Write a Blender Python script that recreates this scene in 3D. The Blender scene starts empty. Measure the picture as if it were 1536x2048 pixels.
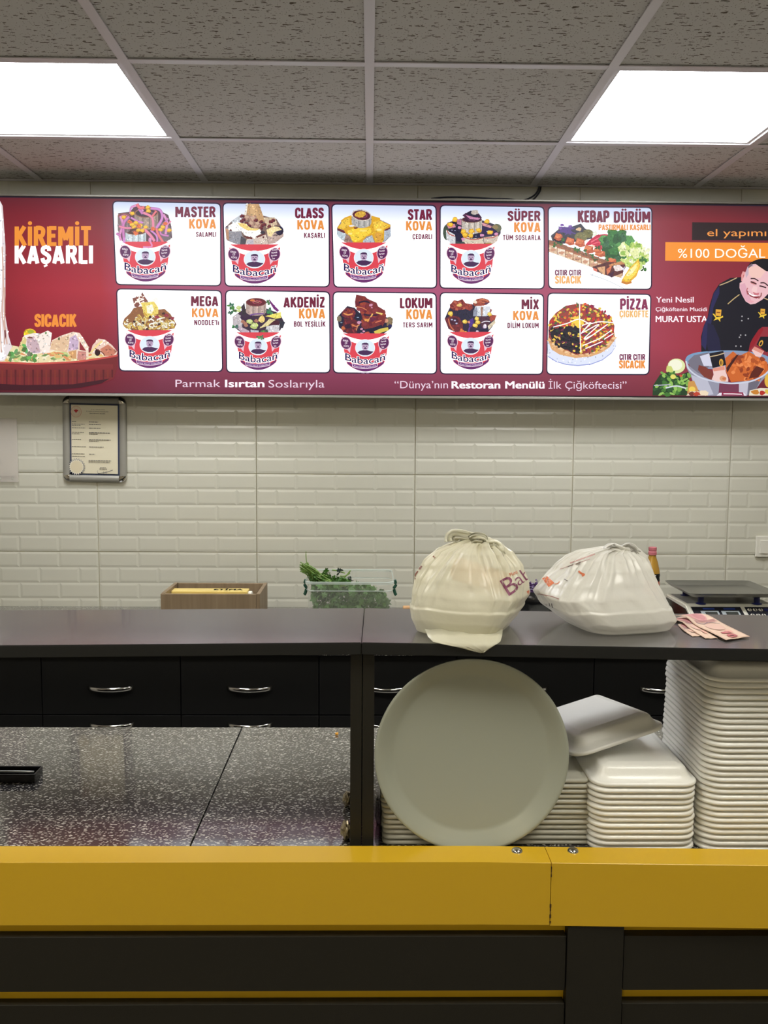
import bpy, bmesh, math, random
from mathutils import Vector, Matrix, noise
from mathutils.bvhtree import BVHTree
from math import sin, cos, pi, radians as R

# ---------------------------------------------------------------- camera
SC = bpy.context.scene
COL = SC.collection
FPX, PITCH, YAW, ROLL, ZC = 1800.0, .0934, .0159, .00684, 1.55
_f = Vector((sin(YAW)*cos(PITCH), cos(YAW)*cos(PITCH), -sin(PITCH)))
_r = Vector((cos(YAW), -sin(YAW), 0))
_u = _r.cross(_f)
_r2 = _r*cos(ROLL)+_u*sin(ROLL)
_u2 = -_r*sin(ROLL)+_u*cos(ROLL)
cd = bpy.data.cameras.new('camera')
cam = bpy.data.objects.new('camera', cd)
COL.objects.link(cam)
cam.matrix_world = Matrix(((_r2.x, _u2.x, -_f.x, 0), (_r2.y, _u2.y, -_f.y, 0), (_r2.z, _u2.z, -_f.z, ZC), (0, 0, 0, 1)))
cd.sensor_fit = 'VERTICAL'
cd.sensor_height = 24.0
cd.lens = FPX/2048*24.0
cd.clip_start = .05
SC.camera = cam

def ray(x, y): return _f*FPX+_r2*(x-768)-_u2*(y-1024)
def az(x, y, z):
    d = ray(x, y); return d*((z-ZC)/d.z)+Vector((0, 0, ZC))
def ay(x, y, Y):
    d = ray(x, y); return d*(Y/d.y)+Vector((0, 0, ZC))

# ---------------------------------------------------------------- world, exposure
w = bpy.data.worlds.new('world'); SC.world = w; w.use_nodes = True
w.node_tree.nodes['Background'].inputs[0].default_value = (.8, .85, 1, 1)
w.node_tree.nodes['Background'].inputs[1].default_value = .05
SC.view_settings.view_transform = 'Standard'
SC.view_settings.look = 'None'
SC.view_settings.gamma = 1
SC.view_settings.use_curve_mapping = False
SC.view_settings.exposure = 0
SC.cycles.max_bounces = 8
SC.cycles.diffuse_bounces = 4
SC.cycles.transparent_max_bounces = 16
LIGHT_FRONT = 21     # the two panels over the back wall
LIGHT_ADDED = 18      # unseen panels over the customers' side, added to light the counter

# ---------------------------------------------------------------- helpers
def lin(c):
    out = []
    for v in c[:3]:
        v = v/255
        out.append(v/12.92 if v <= .04045 else ((v+.055)/1.055)**2.4)
    return tuple(out)+(1,)
def link(o, parent=None):
    COL.objects.link(o)
    if parent: o.parent = parent
    return o
def empty(name, loc, rz=0):
    o = bpy.data.objects.new(name, None); link(o)
    o.location = loc; o.rotation_euler.z = rz
    o.empty_display_size = .02
    return o
def tag(o, label=None, cat=None, group=None, kind=None):
    if label: o['label'] = label
    if cat: o['category'] = cat
    if group: o['group'] = group
    if kind: o['kind'] = kind
    return o
def obj(name, bm, m, parent=None, smooth=False, rel=True):
    """link a bmesh (world coords unless parent given: then coords local to the parent)"""
    bmesh.ops.recalc_face_normals(bm, faces=bm.faces)
    me = bpy.data.meshes.new(name); bm.to_mesh(me); bm.free()
    for mm in (m if isinstance(m, (list, tuple)) else [m]): me.materials.append(mm)
    if smooth:
        for p in me.polygons: p.use_smooth = True
    o = bpy.data.objects.new(name, me)
    return link(o, parent)
def smooth_by_angle(o, ang=35):
    me = o.data
    for p in me.polygons: p.use_smooth = True
    bm = bmesh.new(); bm.from_mesh(me)
    for e in bm.edges:
        if len(e.link_faces) == 2 and e.calc_face_angle(0) > R(ang): e.smooth = False
    bm.to_mesh(me); bm.free()
    return o
def box(bm, x0, x1, y0, y1, z0, z1, bev=0, seg=2, mi=0):
    r = bmesh.ops.create_cube(bm, size=1)
    vs = r['verts']
    for v in vs:
        v.co = Vector(((x0+x1)/2+v.co.x*(x1-x0), (y0+y1)/2+v.co.y*(y1-y0), (z0+z1)/2+v.co.z*(z1-z0)))
    fs = set(f for v in vs for f in v.link_faces)
    for f in fs: f.material_index = mi
    if bev:
        es = set(e for v in vs for e in v.link_edges)
        bmesh.ops.bevel(bm, geom=list(es), offset=bev, segments=seg, affect='EDGES', profile=.5)
    return vs
def B(*a, **k):
    bm = bmesh.new(); box(bm, *a, **k); return bm
def prism(bm, quad_top, z0):
    """vertical prism: polygon of xy(z) points given for the top, going down to z0"""
    top = [bm.verts.new(p) for p in quad_top]
    bot = [bm.verts.new((p[0], p[1], z0)) for p in quad_top]
    bm.faces.new(top); bm.faces.new(bot[::-1])
    n = len(top)
    for i in range(n):
        j = (i+1) % n
        bm.faces.new((top[i], bot[i], bot[j], top[j]))
def lathe(bm, prof, n=32, c=(0, 0, 0), cap=True, mi=0):
    rings = []
    for (r, z) in prof:
        if r < 1e-6: rings.append([bm.verts.new((c[0], c[1], c[2]+z))])
        else: rings.append([bm.verts.new((c[0]+r*cos(2*pi*i/n), c[1]+r*sin(2*pi*i/n), c[2]+z)) for i in range(n)])
    for a, b in zip(rings, rings[1:]):
        for i in range(n):
            j = (i+1) % n
            if len(a) == 1 and len(b) == 1: continue
            if len(a) == 1: f = bm.faces.new((a[0], b[j], b[i]))
            elif len(b) == 1: f = bm.faces.new((a[i], a[j], b[0]))
            else: f = bm.faces.new((a[i], a[j], b[j], b[i]))
            f.material_index = mi
def rrect(hx, hy, r, n=6):
    """rounded rectangle outline"""
    pts = []
    r = min(r, hx*.999, hy*.999)
    for (cx, cy, a0) in ((hx-r, hy-r, 0), (-hx+r, hy-r, 90), (-hx+r, -hy+r, 180), (hx-r, -hy+r, 270)):
        for i in range(n+1):
            a = R(a0+90*i/n)
            pts.append((cx+r*cos(a), cy+r*sin(a)))
    return pts
def loft(bm, rings, cap0=True, cap1=True, mi=0):
    vr = [[bm.verts.new(p) for p in ring] for ring in rings]
    n = len(vr[0])
    for a, b in zip(vr, vr[1:]):
        for i in range(n):
            j = (i+1) % n
            f = bm.faces.new((a[i], a[j], b[j], b[i])); f.material_index = mi
    if cap0: bm.faces.new(vr[0][::-1]).material_index = mi
    if cap1: bm.faces.new(vr[-1]).material_index = mi
def tube(bm, pts, r, n=8, cap=True, flat=1.0):
    pts = [Vector(p) for p in pts]
    rings = []
    up = Vector((0, 0, 1))
    for i, p in enumerate(pts):
        t = (pts[min(i+1, len(pts)-1)]-pts[max(i-1, 0)]).normalized()
        a = t.cross(up)
        if a.length < 1e-3: a = t.cross(Vector((1, 0, 0)))
        a.normalize(); b = a.cross(t).normalized()
        rr = r[i] if isinstance(r, (list, tuple)) else r
        rings.append([p+a*cos(2*pi*k/n)*rr+b*sin(2*pi*k/n)*rr*flat for k in range(n)])
    loft(bm, rings, cap, cap)
def cat_rom(pts, k=6):
    pts = [Vector(p) for p in pts]
    out = []
    for i in range(len(pts)-1):
        p0, p1, p2, p3 = pts[max(i-1, 0)], pts[i], pts[i+1], pts[min(i+2, len(pts)-1)]
        for j in range(k):
            t = j/k
            out.append(.5*((2*p1)+(p2-p0)*t+(2*p0-5*p1+4*p2-p3)*t*t+(3*p1-p0-3*p2+p3)*t**3))
    out.append(pts[-1])
    return out

# ---------------------------------------------------------------- materials
def mat(name, col, rough=.5, metal=0, spec=.5, var=.06, vscale=6, bump=0, bscale=200, coat=0, alpha=1, trans=0, ior=1.5, sss=0):
    m = bpy.data.materials.new(name); m.use_nodes = True
    nt = m.node_tree; N = nt.nodes; L = nt.links
    p = N['Principled BSDF']
    c = lin(col)
    tc = N.new('ShaderNodeTexCoord')
    nz = N.new('ShaderNodeTexNoise'); nz.inputs['Scale'].default_value = vscale; nz.inputs['Detail'].default_value = 4
    L.new(tc.outputs['Object'], nz.inputs['Vector'])
    mx = N.new('ShaderNodeMix'); mx.data_type = 'RGBA'
    mx.inputs[6].default_value = tuple(v*(1-var) for v in c[:3])+(1,)
    mx.inputs[7].default_value = tuple(min(1, v*(1+var)) for v in c[:3])+(1,)
    L.new(nz.outputs['Fac'], mx.inputs[0]); L.new(mx.outputs[2], p.inputs['Base Color'])
    p.inputs['Roughness'].default_value = rough
    p.inputs['Metallic'].default_value = metal
    p.inputs['Specular IOR Level'].default_value = spec
    p.inputs['IOR'].default_value = ior
    p.inputs['Coat Weight'].default_value = coat
    p.inputs['Coat Roughness'].default_value = .08
    p.inputs['Alpha'].default_value = alpha
    p.inputs['Transmission Weight'].default_value = trans
    if sss:
        p.inputs['Subsurface Weight'].default_value = sss
        p.inputs['Subsurface Radius'].default_value = (.01, .01, .01)
    if bump:
        bz = N.new('ShaderNodeTexNoise'); bz.inputs['Scale'].default_value = bscale; bz.inputs['Detail'].default_value = 2
        L.new(tc.outputs['Object'], bz.inputs['Vector'])
        bp = N.new('ShaderNodeBump'); bp.inputs['Strength'].default_value = bump; bp.inputs['Distance'].default_value = .002
        L.new(bz.outputs['Fac'], bp.inputs['Height']); L.new(bp.outputs['Normal'], p.inputs['Normal'])
    return m
def emis(name, col, strength):
    m = bpy.data.materials.new(name); m.use_nodes = True
    p = m.node_tree.nodes['Principled BSDF']
    p.inputs['Base Color'].default_value = (.8, .8, .8, 1)
    p.inputs['Emission Color'].default_value = tuple(col)+(1,)
    p.inputs['Emission Strength'].default_value = strength
    return m
def printed(name, glow):
    """colour attribute print: backlit film (glow) or ink on paper / plastic"""
    m = bpy.data.materials.new(name); m.use_nodes = True
    nt = m.node_tree; p = nt.nodes['Principled BSDF']
    a = nt.nodes.new('ShaderNodeAttribute'); a.attribute_name = 'col'
    if glow:
        p.inputs['Base Color'].default_value = (.01, .01, .01, 1)
        p.inputs['Specular IOR Level'].default_value = .15
        p.inputs['Roughness'].default_value = .4
        nt.links.new(a.outputs['Color'], p.inputs['Emission Color'])
        p.inputs['Emission Strength'].default_value = glow
    else:
        nt.links.new(a.outputs['Color'], p.inputs['Base Color'])
        p.inputs['Roughness'].default_value = .5
    return m

def speckle_mat():
    m = bpy.data.materials.new('speckled_laminate'); m.use_nodes = True
    nt = m.node_tree; N = nt.nodes; L = nt.links; p = N['Principled BSDF']
    tc = N.new('ShaderNodeTexCoord')
    sx_ = N.new('ShaderNodeSeparateXYZ'); L.new(tc.outputs['Object'], sx_.inputs[0])
    ad_ = N.new('ShaderNodeMath'); ad_.operation = 'ADD'; L.new(sx_.outputs[1], ad_.inputs[0]); L.new(sx_.outputs[2], ad_.inputs[1])
    cv = N.new('ShaderNodeCombineXYZ'); L.new(sx_.outputs[0], cv.inputs[0]); L.new(ad_.outputs[0], cv.inputs[1])
    fac = None
    for (ang, sc, th, keep, seed) in ((20, 175, .26, .17, 0), (-35, 195, .24, .19, 3), (5, 340, .27, .24, 7), (60, 350, .25, .24, 11)):
        mp = N.new('ShaderNodeMapping'); mp.inputs['Rotation'].default_value = (0, 0, R(ang)); mp.inputs['Scale'].default_value = (.45, 1, 1)
        mp.inputs['Location'].default_value = (seed, seed*.7, 0)
        L.new(cv.outputs[0], mp.inputs['Vector'])
        v = N.new('ShaderNodeTexVoronoi'); v.inputs['Scale'].default_value = sc; v.voronoi_dimensions = '2D'
        L.new(mp.outputs['Vector'], v.inputs['Vector'])
        lt = N.new('ShaderNodeMath'); lt.operation = 'LESS_THAN'; lt.inputs[1].default_value = th
        L.new(v.outputs['Distance'], lt.inputs[0])
        sp = N.new('ShaderNodeSeparateColor'); L.new(v.outputs['Color'], sp.inputs[0])
        g = N.new('ShaderNodeMath'); g.operation = 'LESS_THAN'; g.inputs[1].default_value = keep
        L.new(sp.outputs[0], g.inputs[0])
        mu = N.new('ShaderNodeMath'); mu.operation = 'MULTIPLY'; L.new(lt.outputs[0], mu.inputs[0]); L.new(g.outputs[0], mu.inputs[1])
        m3 = N.new('ShaderNodeMath'); m3.operation = 'MULTIPLY'; L.new(mu.outputs[0], m3.inputs[0])
        ad = N.new('ShaderNodeMath'); ad.operation = 'MULTIPLY_ADD'; ad.inputs[1].default_value = .6; ad.inputs[2].default_value = .4
        L.new(sp.outputs[1], ad.inputs[0]); L.new(ad.outputs[0], m3.inputs[1])
        if fac is None: fac = m3
        else:
            mm = N.new('ShaderNodeMath'); mm.operation = 'MAXIMUM'; L.new(fac.outputs[0], mm.inputs[0]); L.new(m3.outputs[0], mm.inputs[1]); fac = mm
    mx = N.new('ShaderNodeMix'); mx.data_type = 'RGBA'
    mx.inputs[6].default_value = lin((50, 48, 49)); mx.inputs[7].default_value = lin((214, 211, 196))
    L.new(fac.outputs[0], mx.inputs[0]); L.new(mx.outputs[2], p.inputs['Base Color'])
    p.inputs['Roughness'].default_value = .14
    p.inputs['Specular IOR Level'].default_value = .7
    p.inputs['Coat Weight'].default_value = .8
    p.inputs['Coat Roughness'].default_value = .05
    return m
def ceiling_mat():
    m = bpy.data.materials.new('mineral_fibre'); m.use_nodes = True
    nt = m.node_tree; N = nt.nodes; L = nt.links; p = N['Principled BSDF']
    tc = N.new('ShaderNodeTexCoord')
    fac = None
    for (ang, sc, th, keep) in ((15, 62, .13, .42), (-40, 70, .12, .46), (80, 75, .11, .36), (0, 190, .15, .3)):
        mp = N.new('ShaderNodeMapping'); mp.inputs['Rotation'].default_value = (0, 0, R(ang)); mp.inputs['Scale'].default_value = (.32 if sc < 100 else .7, 1, 1)
        L.new(tc.outputs['Object'], mp.inputs['Vector'])
        nz = N.new('ShaderNodeTexNoise'); nz.inputs['Scale'].default_value = 60
        L.new(tc.outputs['Object'], nz.inputs['Vector'])
        mxv = N.new('ShaderNodeMix'); mxv.data_type = 'RGBA'; mxv.blend_type = 'LINEAR_LIGHT'; mxv.inputs[0].default_value = .006
        L.new(mp.outputs['Vector'], mxv.inputs[6]); L.new(nz.outputs['Color'], mxv.inputs[7])
        v = N.new('ShaderNodeTexVoronoi'); v.inputs['Scale'].default_value = sc; v.voronoi_dimensions = '2D'
        L.new(mxv.outputs[2], v.inputs['Vector'])
        lt = N.new('ShaderNodeMath'); lt.operation = 'LESS_THAN'; lt.inputs[1].default_value = th
        L.new(v.outputs['Distance'], lt.inputs[0])
        sp = N.new('ShaderNodeSeparateColor'); L.new(v.outputs['Color'], sp.inputs[0])
        g = N.new('ShaderNodeMath'); g.operation = 'LESS_THAN'; g.inputs[1].default_value = keep
        L.new(sp.outputs[0], g.inputs[0])
        mu = N.new('ShaderNodeMath'); mu.operation = 'MULTIPLY'; L.new(lt.outputs[0], mu.inputs[0]); L.new(g.outputs[0], mu.inputs[1])
        if fac is None: fac = mu
        else:
            mm = N.new('ShaderNodeMath'); mm.operation = 'MAXIMUM'; L.new(fac.outputs[0], mm.inputs[0]); L.new(mu.outputs[0], mm.inputs[1]); fac = mm
    mx = N.new('ShaderNodeMix'); mx.data_type = 'RGBA'
    mx.inputs[6].default_value = lin((206, 204, 200)); mx.inputs[7].default_value = lin((104, 94, 82))
    L.new(fac.outputs[0], mx.inputs[0]); L.new(mx.outputs[2], p.inputs['Base Color'])
    p.inputs['Roughness'].default_value = .95
    p.inputs['Specular IOR Level'].default_value = .1
    bp = N.new('ShaderNodeBump'); bp.inputs['Strength'].default_value = .4; bp.inputs['Distance'].default_value = .002; bp.invert = True
    L.new(fac.outputs[0], bp.inputs['Height']); L.new(bp.outputs['Normal'], p.inputs['Normal'])
    return m
def wood_mat():
    m = mat('wood_laminate', (150, 128, 98), .5, spec=.3)
    nt = m.node_tree; N = nt.nodes; L = nt.links; p = N['Principled BSDF']
    tc = N.new('ShaderNodeTexCoord'); mp = N.new('ShaderNodeMapping'); mp.inputs['Scale'].default_value = (60, 60, 3)
    L.new(tc.outputs['Object'], mp.inputs['Vector'])
    nz = N.new('ShaderNodeTexNoise'); nz.inputs['Scale'].default_value = 1; nz.inputs['Detail'].default_value = 6
    L.new(mp.outputs['Vector'], nz.inputs['Vector'])
    mx = N.new('ShaderNodeMix'); mx.data_type = 'RGBA'; mx.inputs[6].default_value = lin((112, 92, 68)); mx.inputs[7].default_value = lin((160, 140, 112))
    L.new(nz.outputs['Fac'], mx.inputs[0]); L.new(mx.outputs[2], p.inputs['Base Color'])
    return m
def bag_mat(name, col, alpha, transl):
    m = bpy.data.materials.new(name); m.use_nodes = True
    nt = m.node_tree; N = nt.nodes; L = nt.links
    out = N['Material Output']; p = N['Principled BSDF']
    tc = N.new('ShaderNodeTexCoord')
    nz = N.new('ShaderNodeTexNoise'); nz.inputs['Scale'].default_value = 14; nz.inputs['Detail'].default_value = 5
    L.new(tc.outputs['Object'], nz.inputs['Vector'])
    mx = N.new('ShaderNodeMix'); mx.data_type = 'RGBA'
    c = lin(col); mx.inputs[6].default_value = tuple(v*.92 for v in c[:3])+(1,); mx.inputs[7].default_value = c
    L.new(nz.outputs['Fac'], mx.inputs[0]); L.new(mx.outputs[2], p.inputs['Base Color'])
    p.inputs['Roughness'].default_value = .26
    p.inputs['Alpha'].default_value = alpha
    bz = N.new('ShaderNodeTexNoise'); bz.inputs['Scale'].default_value = 45; bz.inputs['Detail'].default_value = 3
    L.new(tc.outputs['Object'], bz.inputs['Vector'])
    bp = N.new('ShaderNodeBump'); bp.inputs['Strength'].default_value = .35; bp.inputs['Distance'].default_value = .004
    L.new(bz.outputs['Fac'], bp.inputs['Height']); L.new(bp.outputs['Normal'], p.inputs['Normal'])
    t = N.new('ShaderNodeBsdfTranslucent'); t.inputs[0].default_value = c
    ms = N.new('ShaderNodeMixShader'); ms.inputs[0].default_value = transl
    L.new(p.outputs[0], ms.inputs[1]); L.new(t.outputs[0], ms.inputs[2]); L.new(ms.outputs[0], out.inputs['Surface'])
    return m

M = {}
M['tile'] = mat('glazed_tile', (207, 204, 186), .22, spec=.5, var=.015, vscale=3)
M['grout'] = mat('grout', (196, 186, 150), .9, spec=.1)
M['paint'] = mat('wall_paint', (205, 200, 188), .8, spec=.2)
M['floor'] = mat('floor_tile', (150, 145, 135), .35)
M['ceiling'] = ceiling_mat()
M['bar'] = mat('white_enamel', (216, 214, 218), .4, spec=.4, var=.01)
M['ledge'] = mat('black_laminate', (72, 69, 70), .27, spec=1.0, ior=1.6, var=.05, bump=.08, bscale=900, coat=.7)
M['edge'] = mat('black_edge_band', (26, 27, 27), .45, spec=.4)
M['black'] = mat('black_board', (34, 32, 26), .5, spec=.3, bump=.08, bscale=800)
M['drawer'] = mat('black_drawer_front', (26, 26, 26), .5, spec=.3)
M['yellow'] = mat('yellow_laminate', (218, 176, 40), .30, spec=.4, var=.02, bump=.03, bscale=700)
M['speck'] = speckle_mat()
M['chrome'] = mat('chrome', (205, 203, 198), .14, metal=1, var=.02)
M['steel'] = mat('brushed_steel', (170, 170, 168), .28, metal=1, var=.05)
M['alu'] = mat('aluminium', (160, 157, 146), .4, metal=.35, var=.02)
M['foam'] = mat('white_foam', (240, 239, 232), .27, spec=.5, var=.02, bump=.12, bscale=500, sss=.0)
M['greyfoam'] = mat('grey_foam', (190, 188, 174), .45, spec=.4, var=.03, bump=.1, bscale=500)
M['melamine'] = mat('pale_plastic', (162, 166, 152), .3, spec=.5, var=.03)
M['wood'] = wood_mat()
M['white'] = mat('white_plastic', (226, 222, 206), .4)
M['paper'] = mat('paper', (222, 214, 186), .7, spec=.2, var=.02)
M['cream'] = mat('yellow_card', (232, 206, 120), .4, var=.05)
M['black_plastic'] = mat('black_plastic', (16, 16, 17), .25, spec=.5)
M['navy'] = mat('blue_plastic', (26, 32, 92), .4)
M['ink'] = printed('printed_ink', 0)
M['film'] = printed('backlit_film', 1.0)
M['green'] = mat('parsley_leaf', (74, 118, 44), .5, var=.35, vscale=60)
M['stem'] = mat('parsley_stem', (118, 150, 66), .45, var=.25, vscale=60)
M['darkleaf'] = mat('dark_leaf', (24, 44, 32), .5, var=.2)
M['clear'] = mat('clear_plastic', (226, 230, 218), .15, spec=.5, alpha=.22)
M['clearedge'] = mat('clear_plastic_edge', (214, 226, 216), .1, spec=.6, alpha=.5)
M['handlegreen'] = mat('green_clip', (40, 84, 66), .35)
M['bag1'] = bag_mat('cream_bag_film', (243, 240, 218), .72, .16)
M['bag2'] = bag_mat('white_bag_film', (242, 240, 232), .70, .16)
M['cable'] = mat('black_cable', (28, 30, 40), .5)

# ================================================================ ROOM
XL, XR, YB, YF, HC = -2.8293, 2.5707, -3.2, 3.408, 2.4374
TX0, TZ0 = -1.0293, 1.3734
def struct(name, bm, m, parent=None):
    o = obj(name, bm, m, parent)
    if not parent: o['kind'] = 'structure'
    return o
struct('floor', B(XL-.1, XR+.1, YB-.1, YF+.1, -.1, 0), M['floor'])
wall_back = struct('wall_back', B(XL-.1, XR+.1, YF+.004, YF+.12, 0, HC+.1), M['grout'])
struct('wall_left', B(XL-.12, XL-.001, YB-.1, YF+.1, 0, HC+.1), M['paint'])
struct('wall_right', B(XR+.001, XR+.12, YB-.1, YF+.1, 0, HC+.1), M['paint'])
struct('wall_front', B(XL-.1, XR+.1, YB-.12, YB-.001, 0, HC+.1), M['paint'])
ceiling = struct('ceiling', B(XL-.1, XR+.1, YB-.1, YF+.1, HC+.06, HC+.16), M['paint'])

# relief tile: 60 x 30 cm with five courses of pressed bevelled bricks
def tile_mesh(zcut=None):
    bm = bmesh.new()
    W, H, g, bv, d = .6, .3, .0012, .009, .0016
    rows = 5; rh = H/rows; bw = W/4
    for r in range(rows):
        z1 = H-r*rh; z0 = z1-rh
        if r % 2 == 0: xs = [0, bw, 2*bw, 3*bw, W]
        else: xs = [0, bw/2, bw*1.5, bw*2.5, bw*3.5, W]
        for a, b in zip(xs, xs[1:]):
            x0, x1 = max(a, g), min(b, W-g)
            zz0, zz1 = max(z0, g), min(z1, H-g)
            o = [(x0, zz0), (x1, zz0), (x1, zz1), (x0, zz1)]
            i = [(x0+bv, zz0+bv), (x1-bv, zz0+bv), (x1-bv, zz1-bv), (x0+bv, zz1-bv)]
            ov = [bm.verts.new((x, 0, z)) for x, z in o]
            iv = [bm.verts.new((x, -d, z)) for x, z in i]
            bm.faces.new(iv)
            for k in range(4):
                bm.faces.new((ov[k], ov[(k+1) % 4], iv[(k+1) % 4], iv[k]))
    # thin edge back to the bed
    for (a, b) in (((g, g), (W-g, g)), ((W-g, g), (W-g, H-g)), ((W-g, H-g), (g, H-g)), ((g, H-g), (g, g))):
        v = [bm.verts.new((a[0], 0, a[1])), bm.verts.new((b[0], 0, b[1])), bm.verts.new((b[0], .004, b[1])), bm.verts.new((a[0], .004, a[1]))]
        bm.faces.new(v)
    if zcut:
        bmesh.ops.bisect_plane(bm, geom=bm.verts[:]+bm.edges[:]+bm.faces[:], plane_co=(0, 0, zcut), plane_no=(0, 0, 1), clear_outer=True)
    me = bpy.data.meshes.new('relief_tile'); bm.to_mesh(me); bm.free(); me.materials.append(M['tile'])
    return me
tm = tile_mesh(); tmc = tile_mesh(HC-(TZ0+.9))
for j in range(-2, 4):
    for k in range(-3, 6):
        me = tmc if j == 3 else tm
        o = bpy.data.objects.new('tile', me); link(o, wall_back)
        o.location = (TX0+.6*k, YF, TZ0+.3*j)

# suspended ceiling: grid bars, fibre tiles, light panels
CX, CY = -.6065, 2.905
xs = [CX+.6*i for i in range(-3, 6)]           # bars running away from us
ys = [CY-.6*j for j in range(0, 11)]
for x in xs:
    if XL < x < XR:
        bm = B(x-.012, x+.012, YB, YF-.002, HC, HC+.003)
        box(bm, x-.002, x+.002, YB, YF-.002, HC+.003, HC+.03)
        obj('grid_bar', bm, M['bar'], ceiling)
for y in ys:
    bm = B(XL, XR, y-.012, y+.012, HC+.0005, HC+.0035)
    box(bm, XL, XR, y-.002, y+.002, HC+.0035, HC+.03)
    obj('grid_bar', bm, M['bar'], ceiling)
obj('wall_angle', B(XL, XR, YF-.022, YF-.001, HC+.0005, HC+.003), M['bar'], ceiling)
lights = {}
for (i, j) in ((-1, 0), (2-1+1-1+0, 0)): pass
front_cells = {(-.9065): 'left', (.8935): 'right'}
def cell(x0, x1, y0, y1):
    me = bpy.data.meshes.new('ceiling_tile')
    bm = B(-(x1-x0)/2+.0015, (x1-x0)/2-.0015, -(y1-y0)/2+.0015, (y1-y0)/2-.0015, .005, .02)
    bm.to_mesh(me); bm.free(); me.materials.append(M['ceiling'])
    return me
tile_full = cell(0, .6, 0, .6); tile_half = cell(0, .6, 0, YF-CY)
xe = [XL]+[x for x in xs if XL < x < XR]+[XR]
panel_cells = {}
rng = random.Random(3)
def light_panel(cx, cy, strength, col, label, group):
    r = empty('ceiling_light', (cx, cy, HC+.004))
    tag(r, label, 'ceiling light', group)
    bm = bmesh.new()
    for a in ((-.2865, .2865, .2745, .2865), (-.2865, .2865, -.2865, -.2745), (.2745, .2865, -.2745, .2745), (-.2865, -.2745, -.2745, .2745)):
        box(bm, a[0], a[1], a[2], a[3], .0, .012)
    obj('frame', bm, M['bar'], r)
    m = emis('light_diffuser', col, strength)
    obj('diffuser', B(-.2745, .2745, -.2745, .2745, .002, .01), m, r)
lit = {(-.9065, 0): (LIGHT_FRONT, (.93, .95, 1.0), 'square white ceiling light panel, the left one over the menu sign'),
       (.8935, 0): (LIGHT_FRONT, (.93, .95, 1.0), 'square white ceiling light panel, the right one over the menu sign'),
       (-.9065, 3): (LIGHT_ADDED*1.05, (1.0, .95, .84), None), (.8935, 3): (LIGHT_ADDED, (1.0, .97, .88), None),
       (-.9065, 7): (LIGHT_ADDED*1.1, (1.0, .88, .62), None), (.8935, 7): (LIGHT_ADDED*.5, (1.0, .93, .72), None)}
for a, b in zip(xe, xe[1:]):
    cx = (a+b)/2
    full = abs(b-a-.6) < .01
    # last narrow row along the back wall
    rows = [(CY, YF)]+[(y-.6, y) for y in ys[:-1]]+[(YB, ys[-1])]
    for ri, (y0, y1) in enumerate(rows):
        hit = [v for k, v in lit.items() if abs(k[0]-cx) < .02 and k[1] == ri-1]
        if hit:
            s, c, lab = hit[0]
            light_panel(cx, (y0+y1)/2, s, c, lab or 'added ceiling light panel out of view, %s row, %s side' % ('near' if ri == 4 else 'far', 'left' if cx < 0 else 'right'), None if lab else 'added ceiling lights over the customer side')
            continue
        if full and ri == 0: me = tile_half
        elif full and ri < len(rows)-1: me = tile_full
        else: me = cell(a, b, y0, y1)
        o = bpy.data.objects.new('ceiling_tile', me); link(o, ceiling)
        o.location = (cx, (y0+y1)/2, HC)
        o.rotation_euler.z = 0 if not (full and 0 < ri < len(rows)-1) else rng.choice((0, pi))

# ================================================================ BACK WORKTOP AND CABINETS
WZ = .864
obj_ = obj('back_worktop', B(XL+.01, XR-.01, 2.79, YF-.005, WZ-.032, WZ, bev=.003), M['speck'])
tag(obj_, 'dark speckled back worktop running along the white tiled wall', 'worktop')
DX = [-1.0461+.4430*i for i in range(-3, 8)]
def handle_bm(w=.128, out=.03):
    bm = bmesh.new()
    n = 16
    rings = []
    for i in range(n+1):
        t = i/n*2-1
        x = t*w/2*1.13
        y = -out*max(0, 1-t*t)**.75
        rings.append([(x, y-.0045*cos(2*pi*q/12), .0075*sin(2*pi*q/12)) for q in range(12)])
    loft(bm, rings)
    return bm
ncab = len(DX)-1
for i in range(ncab):
    x0, x1 = DX[i], DX[i+1]
    if not -2 <= round((x0+1.0461)/.443) <= 5: continue
    if x0 < XL+.02 or x1 > XR-.02: continue
    r = empty('drawer_cabinet', ((x0+x1)/2, 2.83, 0))
    k = round((x0+1.0461)/.443)
    pos = {-1: 'black drawer cabinet at the left edge, partly outside the picture', 0: 'black drawer cabinet with chrome handles, first whole one from the left',
           1: 'black drawer cabinet with chrome handles, just left of the counter post', 2: 'black drawer cabinet behind the black counter post',
           3: 'black drawer cabinet mostly hidden behind the round tray', 4: 'black drawer cabinet behind the tall stack of foam containers'}
    if k in pos: tag(r, pos[k], 'cabinet', 'drawer cabinets under the back worktop')
    else: tag(r, 'black drawer cabinet beyond the %s edge of the picture' % ('left' if k < 0 else 'right'), 'cabinet', 'drawer cabinets under the back worktop')
    h = (x1-x0)/2
    obj('body', B(-h+.0005, h-.0005, .0205, .55, .08, WZ-.034), M['drawer'], r)
    obj('plinth', B(-h+.0005, h-.0005, .06, .08, 0, .079), M['drawer'], r)
    for (z0, z1, hz) in ((.628, .828, .7165), (.40, .624, .5955), (.09, .396, .36)):
        d = obj('drawer', B(-h+.0015, h-.0015, 0, .018, z0, z1, bev=.0012), M['drawer'], r)
        hd = obj('handle', handle_bm(), M['chrome'], d, smooth=False); smooth_by_angle(hd, 50)
        hd.location = (0, -.003, hz)
        hd['label'] = 'curved chrome handle'

# ================================================================ FRONT COUNTER
LZ = 1.213      # ledge top
YZ = .8815        # yellow top
KZ = .866       # speckled worktop
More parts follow.
